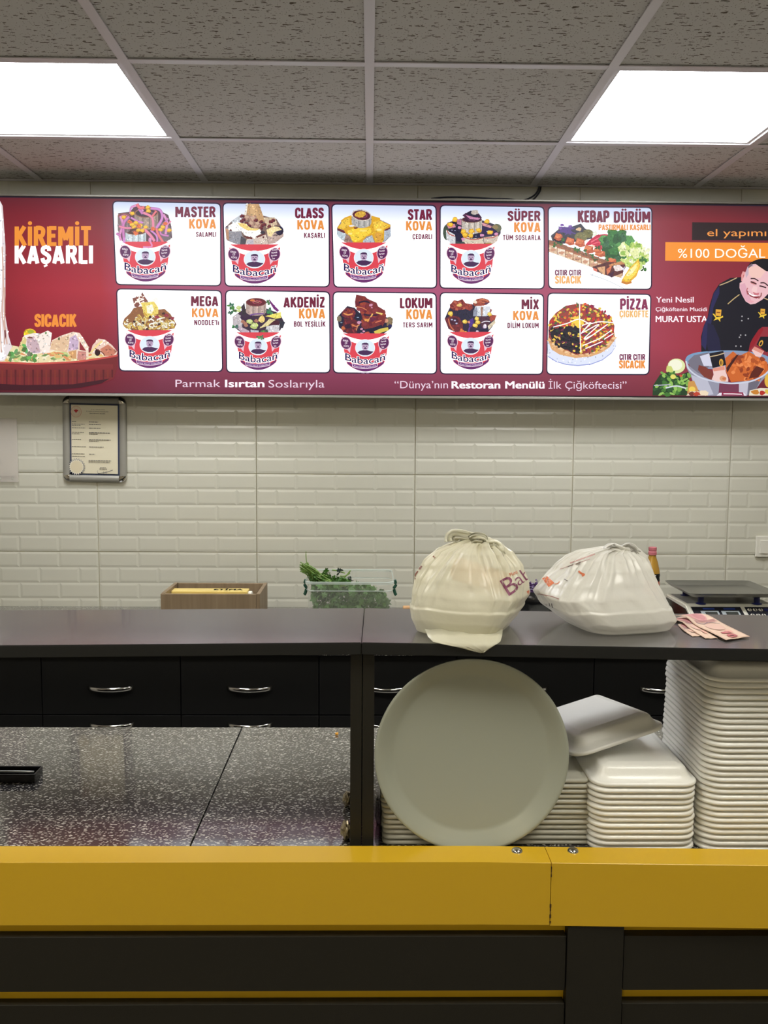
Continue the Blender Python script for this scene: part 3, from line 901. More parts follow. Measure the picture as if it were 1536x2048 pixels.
def roll(c, cx, cy, rx, ry, h, side=(208, 204, 200), top=(70, 30, 44), ring=(150, 100, 80), tilt=0):
    """slice of wrap standing on its end"""
    pts = [(cx-rx, cy)]+[(cx-rx*cos(R(a)), cy+h+ry*sin(R(a))) for a in range(0, 181, 20)]+[(cx+rx, cy)]
    c.poly(pts, side)
    for i in range(3):
        x = cx-rx*.6+i*rx*.55
        c.poly([(x, cy+ry*.7), (x+rx*.22, cy+ry*.8), (x+rx*.22, cy+h+ry*.7), (x, cy+h+ry*.6)], tuple(min(255, int(v*1.12)) for v in side))
        c.poly([(x+rx*.28, cy+ry*.8), (x+rx*.36, cy+ry*.8), (x+rx*.36, cy+h+ry*.75), (x+rx*.28, cy+h+ry*.7)], tuple(int(v*.78) for v in side))
    c.ell(cx, cy, rx, ry, ring, rot=tilt, n=24); c.ell(cx, cy, rx*.9, ry*.82, top, rot=tilt, n=24)
    c.ell(cx+rx*.1, cy, rx*.5, ry*.42, tuple(min(255, int(v*1.5)+14) for v in top), rot=tilt, n=16)
    c.ell(cx+rx*.12, cy+ry*.05, rx*.34, ry*.26, top, rot=tilt, n=14)

CORN = (246, 200, 60)
def food1(c, rg):       # ham strips and corn
    c.poly([(130, 300), (400, 270), (520, 120), (900, 160), (1270, 340), (1340, 600), (1360, 860), (1150, 1000), (700, 1090), (300, 1000), (140, 860)], (92, 62, 72))
    roll(c, 770, 300, 270, 105, 270, (160, 140, 128), (66, 48, 62))
    roll(c, 530, 720, 235, 75, 270, (196, 208, 214), (82, 46, 44))
    roll(c, 260, 360, 140, 60, 330, (128, 110, 112), (140, 80, 92))
    c.poly([(1010, 560), (1250, 470), (1350, 700), (1330, 880), (1040, 1020), (1000, 800)], (120, 104, 112))
    PK = [(226, 150, 200), (208, 128, 190), (236, 140, 170), (214, 140, 208), (236, 120, 130)]
    strips = [([(420, 170), (580, 130), (700, 260)], 55), ([(600, 200), (690, 320)], 60), ([(700, 290), (900, 400), (930, 640)], 60), ([(860, 190), (1080, 230), (1130, 420), (1000, 640)], 62),
              ([(1000, 250), (900, 380)], 50), ([(1160, 330), (1240, 500), (1210, 780)], 58), ([(1270, 420), (1130, 600), (1100, 770), (1280, 820)], 44), ([(700, 640), (860, 800), (960, 940)], 70),
              ([(870, 690), (1010, 830), (980, 1010), (700, 1070)], 44), ([(1000, 640), (1040, 780), (1160, 970)], 60), ([(180, 370), (240, 560), (170, 790), (200, 930)], 60), ([(380, 380), (250, 560), (270, 960)], 62),
              ([(150, 600), (300, 640), (430, 640)], 50), ([(420, 400), (560, 480), (700, 520)], 44), ([(560, 90), (620, 180), (730, 170)], 70), ([(860, 860), (850, 1050)], 70), ([(90, 760), (190, 820)], 60), ([(1330, 480), (1260, 560)], 40), ([(420, 170), (400, 320)], 40)]
    for i, (p, wd) in enumerate(strips):
        c.stroke(p, wd, tuple(int(v*.8) for v in PK[i % 5])); c.stroke(p, wd*.72, PK[i % 5])
    for (x, y) in ((810, 170), (820, 250), (455, 310), (265, 395), (540, 520), (490, 610), (640, 580), (600, 690), (760, 620), (680, 700), (1100, 680), (1150, 620), (1300, 690), (770, 990), (450, 560)):
        c.blob(x, y, 58, 44, (214, 150, 40), rg=rg); c.blob(x-4, y-6, 46, 32, CORN, rg=rg)
    for (x, y) in ((400, 500), (600, 600), (930, 660), (530, 760), (1210, 540)): c.blob(x, y, 56, 44, (226, 110, 60), rg=rg)
def food2(c, rg):       # wraps under melted cheese, bread stick
    c.poly([(70, 620), (210, 480), (420, 330), (900, 350), (1230, 430), (1380, 680), (1380, 830), (1190, 980), (750, 1070), (480, 1060), (100, 920)], (128, 104, 96))
    c.poly([(60, 620), (220, 560), (420, 700), (520, 1050), (300, 1000), (90, 900)], (150, 148, 156)); c.poly([(70, 640), (140, 680), (150, 920), (90, 890)], (186, 140, 110))
    c.poly([(420, 820), (540, 900), (520, 1060), (400, 1010)], (80, 76, 84))
    c.poly([(210, 490), (420, 330), (520, 420), (480, 560), (220, 560)], (204, 210, 216))
    c.poly([(550, 900), (990, 790), (1050, 1030), (760, 1085), (510, 1060)], (216, 196, 184)); c.poly([(560, 920), (700, 890), (720, 1070), (530, 1050)], (196, 190, 200))
    c.poly([(1010, 760), (1380, 740), (1390, 830), (1200, 980), (1050, 1010)], (196, 170, 160))
    c.ell(1300, 700, 90, 105, (52, 46, 74), n=18)
    c.poly([(550, 90), (830, 90), (960, 460), (860, 600), (640, 420), (500, 370)], (200, 160, 116)); c.poly([(620, 90), (740, 90), (820, 400), (640, 380)], (216, 176, 130)); c.poly([(550, 90), (580, 90), (540, 360), (490, 330)], (240, 232, 220))
    c.poly([(930, 400), (1190, 400), (1250, 560), (1000, 640)], (214, 190, 160))
    for (x, y, a, b) in ((560, 400, 80, 60), (700, 420, 90, 70), (660, 540, 60, 90), (810, 540, 80, 70), (760, 620, 70, 50)): c.blob(x, y, a, b, (180, 142, 124), rg=rg); c.blob(x-10, y-12, a*.6, b*.5, (206, 174, 150), rg=rg)
    for (x, y) in ((450, 370), (480, 450), (550, 540), (880, 500), (900, 590), (1100, 500), (1070, 600), (1160, 470), (760, 470), (960, 560), (440, 490), (880, 650), (610, 590)): c.blob(x, y, 48, 40, (118, 54, 60), rg=rg); c.blob(x+20, y+12, 18, 14, (60, 30, 50), rg=rg)
    c.poly([(140, 580), (330, 500), (560, 560), (640, 680), (850, 660), (900, 760), (760, 830), (740, 890), (640, 830), (520, 820), (430, 710), (240, 720), (130, 680)], (250, 246, 238))
    c.poly([(340, 520), (520, 540), (640, 640), (860, 660), (760, 700), (560, 690), (400, 600)], (246, 216, 130))
    c.poly([(1000, 680), (1160, 600), (1290, 620), (1350, 680), (1180, 730), (1110, 840), (1040, 820)], (250, 228, 170))
    c.stroke([(540, 850), (680, 880)], 34, (110, 40, 40)); c.stroke([(780, 850), (900, 800), (970, 760)], 30, (110, 44, 46)); c.blob(920, 740, 60, 40, (70, 60, 70), rg=rg); c.stroke([(1160, 800), (1300, 790), (1370, 700)], 16, (44, 30, 40))
    for (x, y) in ((520, 830), (930, 850), (100, 610), (190, 690)): c.blob(x, y, 26, 20, (90, 40, 44), rg=rg)
def food3(c, rg):       # cheddar
    c.poly([(100, 640), (200, 480), (420, 380), (900, 360), (1320, 560), (1330, 820), (1200, 950), (700, 1030), (420, 1010), (200, 900), (100, 780)], (150, 140, 140))
    c.poly([(100, 680), (280, 740), (330, 900), (220, 910), (110, 820)], (190, 204, 214)); c.stroke([(120, 670), (200, 700), (290, 740)], 50, (110, 50, 56))
    c.poly([(300, 800), (430, 830), (440, 1000), (260, 950)], (160, 128, 116)); c.poly([(700, 920), (900, 800), (960, 1010), (690, 1030)], (186, 196, 204)); c.poly([(1160, 720), (1320, 640), (1330, 810), (1180, 950)], (180, 190, 204)); c.stroke([(1190, 690), (1310, 640)], 34, (110, 50, 60))
    YL = (244, 196, 60)
    c.poly([(110, 640), (140, 580), (210, 540), (190, 470), (280, 400), (420, 350), (900, 360), (1080, 410), (1090, 470), (1320, 570), (1310, 620), (1180, 680), (1170, 900), (1110, 1000), (980, 990), (900, 800), (780, 830), (700, 920), (680, 990), (480, 1000), (400, 830), (300, 760), (260, 690)], (228, 172, 50))
    c.poly([(330, 700), (500, 640), (860, 640), (890, 740), (760, 820), (620, 920), (520, 960), (430, 900), (400, 800)], (252, 212, 70)); c.poly([(920, 500), (1100, 480), (1280, 580), (1160, 660), (1140, 760), (960, 700)], (250, 206, 80)); c.poly([(980, 740), (1130, 760), (1100, 960), (1020, 990), (960, 830)], (226, 166, 70))
    c.poly([(230, 470), (380, 400), (400, 560), (250, 660), (150, 620)], (248, 204, 80)); c.ell(400, 770, 50, 24, (255, 236, 140)); c.ell(1060, 680, 60, 26, (255, 240, 150)); c.ell(700, 700, 90, 22, (255, 230, 120))
    roll(c, 660, 350, 225, 130, 160, (176, 174, 170), (92, 40, 60), (210, 196, 186), tilt=8); c.ell(630, 330, 130, 72, (220, 172, 70), rot=-10, n=18); c.ell(560, 400, 70, 16, (120, 60, 66), rot=20)
    c.blob(440, 590, 60, 24, (236, 232, 230), rg=rg); c.blob(530, 640, 50, 22, (130, 70, 50), rg=rg)
def food4(c, rg):       # mixed sauces
    c.poly([(80, 600), (180, 470), (480, 380), (1000, 420), (1420, 560), (1420, 720), (1250, 980), (800, 1080), (400, 1020), (150, 860)], (70, 60, 78))
    c.ell(150, 700, 80, 180, (70, 84, 70)); c.ell(1330, 600, 110, 100, (110, 110, 84), n=12); c.ell(1290, 580, 70, 50, (150, 130, 90), n=12)
    c.poly([(140, 640), (360, 760), (360, 1010), (250, 970), (150, 850)], (214, 216, 220)); c.poly([(520, 800), (1000, 840), (1030, 960), (780, 1080), (660, 1060), (520, 920)], (222, 208, 186)); c.poly([(1020, 820), (1370, 770), (1340, 900), (1240, 980), (1030, 940)], (214, 196, 180)); c.ell(1080, 1010, 150, 60, (160, 150, 70), rot=-14)
    c.poly([(370, 920), (560, 920), (680, 1060), (620, 1080), (380, 1010)], (62, 74, 74))
    for (p, wd) in (([(160, 650), (220, 740), (350, 790)], 22), ([(540, 810), (760, 870), (1000, 830)], 20), ([(1040, 830), (1240, 820), (1360, 750)], 20)): c.stroke(p, wd, (190, 80, 70))
    c.poly([(200, 620), (330, 590), (420, 520), (520, 560), (560, 800), (500, 930), (380, 900), (340, 740), (220, 690)], (38, 34, 62)); c.ell(345, 465, 62, 44, (30, 28, 48))
    c.poly([(980, 560), (1240, 600), (1340, 680), (1240, 780), (980, 770)], (48, 34, 78)); c.poly([(660, 690), (1000, 740), (960, 830), (700, 850)], (36, 34, 66)); c.poly([(150, 520), (340, 500), (370, 580), (200, 610)], (214, 140, 160)); c.poly([(400, 390), (500, 400), (500, 540), (400, 500)], (200, 130, 156)); c.poly([(990, 470), (1220, 560), (1180, 600), (990, 540)], (216, 150, 160))
    roll(c, 745, 400, 235, 75, 260, (196, 186, 176), (68, 36, 60), (120, 80, 70)); c.poly([(520, 300), (720, 190), (900, 250), (980, 360), (900, 430), (640, 400)], (76, 40, 68)); c.poly([(590, 290), (760, 340), (940, 370), (900, 410), (700, 390)], (210, 140, 180)); c.poly([(610, 260), (720, 200), (940, 320), (860, 350), (700, 310)], (38, 36, 60)); c.blob(820, 230, 90, 62, (196, 184, 174), rg=rg)
    for (x, y) in ((240, 520), (350, 400), (550, 680), (590, 760), (740, 680), (900, 650), (720, 780), (1170, 700), (1100, 450)): c.blob(x, y, 66, 54, (222, 160, 40), rg=rg); c.blob(x-6, y-8, 50, 38, (250, 206, 70), rg=rg)
    for (x, y) in ((280, 650), (350, 660), (780, 740), (840, 790), (1100, 680)): c.ell(x, y, 16, 9, (190, 200, 230), n=8)
    for (x, y) in ((980, 770), (540, 860), (1310, 740), (460, 590)): c.blob(x, y, 44, 34, (220, 150, 190), rg=rg)
def food5(c, rg):       # noodles
    c.poly([(120, 850), (160, 730), (300, 600), (380, 480), (540, 440), (940, 520), (1100, 500), (1240, 620), (1380, 860), (1330, 960), (800, 1060), (420, 1030), (180, 930)], (150, 100, 66))
    c.poly([(350, 250), (540, 200), (580, 110), (650, 230), (720, 330), (540, 380), (480, 470), (400, 450)], (138, 84, 74))
    NC = [(236, 206, 110), (250, 240, 210), (220, 176, 80), (244, 222, 150), (196, 150, 80), (252, 250, 236)]
    for i in range(120):
        x = rg.uniform(170, 1330); hmax = 520+abs(x-750)*.42
        y = rg.uniform(hmax+60, 990-abs(x-750)*.12); a = rg.uniform(0, 6.3); l = rg.uniform(50, 120)
        pts = [(x+cos(a+k*.95*(1 if i % 2 else -1))*l*.75*k/2, y+sin(a+k*.95)*l*.55*k/2) for k in range(4)]
        c.stroke(pts, 34, tuple(int(v*.74) for v in NC[i % 6])); c.stroke(pts, 22, NC[i % 6])
    for i in range(16):
        x = rg.uniform(420, 940); y = rg.uniform(170, 340)
        pts = [(x, y), (x+rg.uniform(-90, 90), y+rg.uniform(-40, 70)), (x+rg.uniform(-130, 130), y+rg.uniform(0, 120))]
        c.stroke(pts, 26, (224, 190, 170)); c.stroke(pts, 18, (252, 246, 238))
    c.poly([(550, 360), (860, 330), (960, 470), (960, 620), (860, 640), (720, 700), (620, 640), (600, 520)], (240, 214, 110)); c.poly([(680, 430), (820, 400), (860, 520), (800, 620), (700, 600)], (254, 248, 214)); c.poly([(620, 560), (700, 640), (720, 690), (620, 640)], (214, 170, 70))
    for (x, y) in ((400, 800), (770, 690), (1240, 720), (1080, 610), (700, 980), (600, 830), (980, 860)): c.blob(x, y, 36, 30, (70, 44, 44), rg=rg)
    for (x, y) in ((1280, 720), (930, 690), (1150, 650)): c.blob(x, y, 60, 40, (150, 60, 70), rg=rg)
def leaf(c, x, y, r, col, rg):
    for k in range(5):
        a = rg.uniform(0, 6.3); c.blob(x+cos(a)*r*.6, y+sin(a)*r*.6, r*.55, r*.34, tuple(int(v*rg.uniform(.75, 1.2)) for v in col), rot=math.degrees(a), rg=rg)
def food6(c, rg):       # greens
    c.poly([(180, 640), (400, 480), (560, 420), (1000, 440), (1300, 560), (1400, 760), (1300, 960), (800, 1080), (400, 1020), (190, 860)], (64, 44, 66))
    c.poly([(180, 650), (300, 560), (420, 640), (400, 940), (260, 900), (190, 820)], (196, 186, 190)); c.poly([(300, 830), (560, 960), (620, 1080), (420, 1030), (320, 930)], (196, 176, 190)); c.poly([(600, 940), (800, 960), (780, 1080), (620, 1060)], (190, 196, 206)); c.poly([(980, 860), (1290, 800), (1280, 980), (1060, 1060), (960, 960)], (214, 210, 214))
    c.poly([(1040, 830), (1190, 700), (1290, 740), (1280, 830)], (80, 36, 50)); c.poly([(380, 400), (460, 310), (500, 560), (420, 600)], (58, 50, 58)); c.poly([(1300, 700), (1420, 760), (1370, 900), (1290, 900)], (50, 50, 62))
    for (x, y, r) in ((140, 380, 80), (190, 480, 90), (120, 540, 50), (1080, 510, 90), (240, 880, 70), (1010, 300, 60), (930, 980, 80), (1000, 1010, 60)): leaf(c, x, y, r, (70, 120, 84), rg)
    roll(c, 735, 290, 240, 100, 220, (184, 160, 152), (104, 38, 50), (120, 60, 60)); c.ell(650, 245, 60, 26, (220, 130, 80)); c.stroke([(680, 270), (800, 300)], 14, (214, 150, 130), smooth=False); c.stroke([(740, 240), (840, 290)], 12, (200, 120, 110), smooth=False)
    c.poly([(1030, 200), (1180, 380), (1280, 480), (1240, 520), (1150, 450), (1080, 330)], (120, 44, 120)); c.stroke([(590, 600), (700, 570), (920, 560)], 26, (116, 70, 150)); c.stroke([(380, 620), (450, 700), (620, 640)], 60, (60, 34, 66))
    c.poly([(950, 620), (1180, 560), (1320, 520), (1330, 660), (1200, 680), (1050, 640)], (240, 226, 110)); c.poly([(810, 910), (1060, 680), (1190, 700), (1010, 850)], (236, 218, 160)); c.blob(860, 690, 70, 90, (246, 214, 130), rg=rg)
    for (x, y, r) in ((590, 740, 80), (700, 850, 100), (320, 420, 60), (330, 500, 50)): c.blob(x, y, r, r*.7, (190, 206, 120), rg=rg); c.blob(x-8, y-10, r*.6, r*.4, (216, 226, 160), rg=rg)
    for (x, y) in ((480, 790), (430, 750), (740, 730), (500, 840)): c.blob(x, y, 50, 36, (176, 120, 100), rg=rg)
    for (x, y, r) in ((800, 1050, 80), (870, 1110, 60), (900, 1010, 60)): leaf(c, x, y, r, (84, 140, 96), rg)
    c.stroke([(580, 960), (600, 1060)], 22, (110, 60, 90))
def food7(c, rg):       # big browned pieces
    c.poly([(110, 640), (220, 520), (350, 380), (520, 420), (700, 600), (1250, 640), (1420, 680), (1390, 900), (1200, 1040), (700, 1110), (300, 1010), (150, 880)], (44, 40, 62))
    c.ell(160, 680, 55, 70, (130, 116, 96)); c.poly([(1290, 650), (1360, 630), (1430, 680), (1400, 880), (1280, 840)], (140, 120, 90)); c.blob(1260, 720, 60, 60, (214, 150, 120), rg=rg)
    BR = [(132, 52, 48), (160, 70, 54), (112, 40, 54), (146, 60, 66)]
    c.poly([(560, 110), (770, 150), (830, 210), (1040, 300), (1080, 390), (1200, 460), (1270, 600), (1240, 760), (1160, 890), (900, 900), (760, 930), (680, 850), (700, 640), (640, 500), (540, 380), (530, 280)], (128, 54, 56))
    c.poly([(240, 500), (340, 420), (500, 440), (560, 560), (500, 650), (300, 660), (210, 600)], (120, 50, 60)); c.poly([(280, 700), (460, 620), (640, 800), (560, 1050), (330, 1010), (230, 880)], (96, 42, 52))
    for i in range(60):
        x = rg.uniform(560, 1230); y = rg.uniform(180, 880)
        if y < 110+(x-560)*.55 or (x < 680 and y > 480): continue
        c.blob(x, y, rg.uniform(30, 70), rg.uniform(20, 46), BR[i % 4], rg.uniform(0, 180), rg=rg)
    for i in range(26): c.blob(rg.uniform(250, 580), rg.uniform(480, 980), rg.uniform(24, 50), rg.uniform(16, 34), BR[i % 4], rg.uniform(0, 180), rg=rg)
    c.stroke([(620, 300), (760, 270), (880, 300)], 40, (50, 34, 56)); c.stroke([(740, 580), (880, 600), (1060, 590)], 44, (56, 36, 58)); c.stroke([(570, 400), (700, 420), (810, 480)], 20, (220, 130, 90)); c.stroke([(260, 550), (370, 590), (480, 560)], 34, (230, 150, 90)); c.poly([(1020, 520), (1190, 550), (1170, 590), (1040, 550)], (246, 216, 120)); c.stroke([(760, 720), (860, 700), (950, 560)], 34, (240, 180, 100)); c.poly([(720, 680), (890, 690), (840, 760)], (236, 160, 80)); c.stroke([(1010, 770), (1160, 720)], 24, (220, 120, 90)); c.stroke([(450, 820), (560, 860), (640, 820)], 24, (226, 140, 90)); c.stroke([(600, 830), (560, 960)], 14, (220, 170, 120))
    c.blob(940, 700, 80, 60, (110, 44, 70), rg=rg); c.blob(370, 860, 80, 60, (56, 34, 54), rg=rg); c.poly([(560, 500), (680, 560), (700, 700), (620, 740), (530, 620)], (38, 40, 60)); c.poly([(880, 920), (1160, 820), (1190, 890), (980, 980), (940, 1080), (680, 1090), (700, 950)], (36, 36, 58)); c.stroke([(1000, 1030), (1150, 960), (1320, 920)], 110, (220, 200, 90), taper=.3)
    for (x, y, r) in ((630, 770, 46), (690, 920, 32), (740, 980, 30), (700, 1040, 44), (910, 360, 42), (930, 420, 20)): c.blob(x, y, r, r*.8, (214, 150, 180), rg=rg)
    c.blob(830, 1040, 70, 50, (200, 90, 70), rg=rg); c.ell(1360, 850, 48, 40, (48, 44, 90)); c.ell(600, 650, 30, 12, (150, 170, 200)); c.ell(210, 770, 26, 14, (130, 150, 170)); c.blob(250, 900, 50, 40, (200, 110, 70), rg=rg)
def food8(c, rg):       # mix
    c.poly([(110, 680), (180, 520), (240, 400), (600, 330), (800, 340), (1100, 560), (1330, 600), (1250, 850), (1130, 1000), (700, 1060), (400, 1010), (200, 920)], (52, 42, 66))
    c.poly([(230, 360), (330, 240), (420, 260), (530, 215), (600, 310), (760, 340), (780, 420), (660, 540), (560, 460), (380, 480), (240, 430)], (146, 62, 56))
    for i in range(24): c.blob(rg.uniform(260, 700), rg.uniform(270, 460), rg.uniform(26, 56), rg.uniform(18, 36), [(170, 76, 62), (120, 46, 50), (190, 100, 80)][i % 3], rg.uniform(0, 180), rg=rg)
    c.poly([(160, 660), (260, 600), (450, 640), (540, 800), (540, 960), (420, 1010), (220, 920), (110, 690)], (116, 48, 56)); c.ell(330, 740, 110, 90, (70, 34, 54)); c.stroke([(200, 680), (240, 840), (330, 960)], 30, (200, 110, 80))
    for (x, y) in ((280, 700), (350, 720), (390, 790)): c.ell(x, y, 26, 18, (190, 190, 220))
    c.poly([(830, 390), (1180, 390), (1220, 560), (1100, 620), (860, 620), (780, 600)], (220, 224, 232)); c.poly([(790, 480), (880, 390), (880, 620), (780, 620)], (150, 156, 176)); c.poly([(960, 400), (1020, 400), (1000, 620), (970, 620)], (170, 130, 110)); c.poly([(1190, 440), (1230, 470), (1200, 540), (1170, 530)], (150, 90, 90))
    c.poly([(770, 320), (860, 220), (1000, 190), (1140, 230), (1180, 290), (1100, 350), (960, 380), (820, 380)], (160, 76, 60)); c.stroke([(920, 240), (1040, 230), (1140, 270)], 22, (220, 130, 90)); c.stroke([(870, 290), (960, 280), (1070, 310)], 20, (210, 120, 90)); c.poly([(1040, 310), (1170, 290), (1090, 350)], (80, 50, 80)); c.blob(830, 285, 46, 36, (246, 230, 210), rg=rg)
    c.poly([(340, 520), (600, 450), (780, 520), (760, 680), (620, 720), (470, 640)], (46, 44, 66)); c.poly([(940, 640), (1180, 620), (1160, 860), (1000, 900), (930, 760)], (84, 50, 66)); c.poly([(1190, 600), (1330, 600), (1300, 700), (1200, 740), (1170, 690)], (170, 76, 64)); c.poly([(1130, 850), (1300, 700), (1310, 780), (1150, 940)], (226, 210, 180))
    for (x, y) in ((250, 560), (580, 750), (870, 680), (890, 760), (830, 840), (610, 1030), (1170, 570), (820, 1040)): c.blob(x, y, 56, 50, (222, 176, 60), rg=rg); c.blob(x-5, y-6, 42, 36, (248, 224, 110), rg=rg)
    c.poly([(700, 700), (780, 660), (800, 760), (740, 880), (680, 860)], (84, 54, 140)); c.stroke([(700, 880), (680, 980), (740, 1040)], 30, (110, 70, 160)); c.ell(1040, 940, 44, 50, (140, 60, 150)); c.ell(1060, 860, 40, 60, (230, 214, 230)); c.blob(510, 990, 60, 70, (222, 130, 70), rg=rg); c.poly([(860, 930), (1120, 900), (1140, 1000), (900, 1050)], (40, 38, 66)); c.stroke([(980, 770), (1080, 740), (1180, 750)], 18, (236, 230, 240)); c.blob(680, 760, 30, 30, (230, 150, 120), rg=rg); c.blob(460, 360, 60, 40, (240, 200, 120), rg=rg); c.blob(880, 980, 34, 30, (220, 200, 220), rg=rg)
def kebab(c, rg):
    c.poly([(57, 670), (1100, 1165), (1105, 1168), (1000, 1168), (57, 675)], (246, 246, 250)); c.stroke([(640, 975), (860, 1050), (1100, 1166)], 5, (120, 140, 150))
    c.poly([(80, 430), (200, 330), (380, 300), (500, 260), (560, 330), (660, 380), (660, 470), (400, 520), (120, 560)], (62, 60, 70))
    for i in range(16): c.stroke([(rg.uniform(170, 400), rg.uniform(300, 400)), (rg.uniform(200, 430), rg.uniform(310, 440))], 14, (92, 66, 140), smooth=False)
    for (x, y) in ((210, 330), (350, 300), (240, 280)): c.blob(x, y, 26, 18, (130, 90, 170), rg=rg)
    c.ell(600, 400, 75, 60, (116, 112, 62)); c.ell(500, 450, 90, 70, (122, 118, 74)); c.blob(470, 340, 36, 26, (226, 190, 150), rg=rg); c.ell(695, 400, 30, 40, (228, 236, 214))
    c.poly([(560, 560), (620, 490), (720, 420), (830, 405), (900, 415), (870, 480), (880, 560), (830, 640), (760, 620), (640, 560)], (204, 36, 70)); c.stroke([(640, 520), (760, 460), (880, 450)], 16, (240, 110, 130)); c.stroke([(640, 560), (760, 520), (800, 600)], 14, (236, 96, 116)); c.poly([(640, 550), (700, 570), (670, 610)], (250, 220, 190))
    for i in range(70):
        x = rg.uniform(820, 1180); y = rg.uniform(380, 780)
        if (x-1000)**2/200**2+(y-570)**2/220**2 > 1: continue
        c.blob(x, y, rg.uniform(40, 90), rg.uniform(24, 60), [(58, 120, 58), (38, 88, 44), (92, 156, 84), (60, 106, 70)][i % 4], rg.uniform(0, 180), rg=rg)
    for i in range(90):
        x = rg.uniform(1060, 1420); y = rg.uniform(560, 900)
        if y > 870-(1200-x)*.2 and x < 1300 and y > 820: continue
        c.blob(x, y, rg.uniform(26, 70), rg.uniform(16, 40), [(190, 214, 110), (150, 190, 84), (232, 238, 170), (206, 226, 130), (244, 246, 200)][i % 5], rg.uniform(0, 180), rg=rg)
    for (x, y) in ((1380, 790), (1340, 760), (1370, 900)): leaf(c, x, y, 40, (70, 120, 60), rg)
    # the cut roll, running down to the right
    n = 9
    for i in range(n):
        t = i/(n-1); x = 60+t*900; y = 560+t*330
        c.poly([(x-10, y-70), (x+130, y-30), (x+118, y+110), (x-12, y+95)], (150, 100, 74))
        c.poly([(x-4, y-10), (x+112, y+20), (x+100, y+136), (x-2, y+100)], [(226, 192, 160), (238, 214, 188), (214, 176, 140)][i % 3]); c.blob(x+50, y+70, 40, 24, (206, 150, 120), rg=rg); c.blob(x+80, y+40, 26, 14, (246, 232, 214), rg=rg)
        c.poly([(x-6, y-20), (x+112, y+16), (x+118, y+34), (x-4, y+4)], (176, 110, 76))
    for (x, y, a, b) in ((180, 450, 60, 56), (340, 510, 66, 60), (480, 530, 72, 66), (600, 620, 72, 64), (760, 680, 76, 52), (720, 640, 60, 40), (920, 780, 70, 40)): c.poly([(x-a, y+b*.4), (x-a*.5, y-b), (x+a*.9, y-b*.5), (x+a, y+b*.8), (x, y+b)], (196, 96, 60)); c.poly([(x-a*.8, y+b*.1), (x-a*.4, y-b*.8), (x+a*.7, y-b*.4), (x+a*.3, y+b*.3)], (226, 130, 84))
    for (x, y) in ((230, 500), (200, 540), (430, 620), (460, 640), (560, 660), (700, 760), (650, 720), (860, 760), (730, 600), (120, 560)): leaf(c, x, y, 34, (62, 104, 50), rg)
    c.poly([(650, 870), (860, 800), (1100, 810), (1120, 870), (1080, 950), (940, 1010), (860, 990), (700, 930)], (94, 46, 44)); c.poly([(880, 840), (1060, 790), (1110, 830), (900, 860)], (206, 140, 90)); c.poly([(720, 880), (830, 860), (830, 990), (760, 940)], (230, 176, 130)); c.poly([(850, 900), (930, 850), (900, 940), (860, 980)], (220, 120, 80)); c.blob(1010, 890, 60, 40, (240, 224, 220), rg=rg); c.poly([(660, 880), (720, 900), (720, 940), (670, 920)], (226, 120, 100)); c.poly([(870, 990), (960, 920), (930, 1020)], (70, 30, 60)); c.poly([(1070, 900), (1110, 860), (1090, 930)], (226, 220, 236))
    c.poly([(1060, 1060), (1160, 900), (1300, 760), (1320, 860), (1270, 1000), (1170, 1090), (1090, 1100)], (236, 178, 50)); c.poly([(1080, 1040), (1170, 910), (1290, 790), (1300, 860), (1250, 980), (1160, 1060)], (252, 222, 90)); c.poly([(1120, 990), (1190, 900), (1270, 820), (1270, 880), (1220, 950), (1160, 1000)], (255, 244, 170)); c.stroke([(1060, 1075), (1130, 1100), (1200, 1080)], 30, (206, 130, 50))
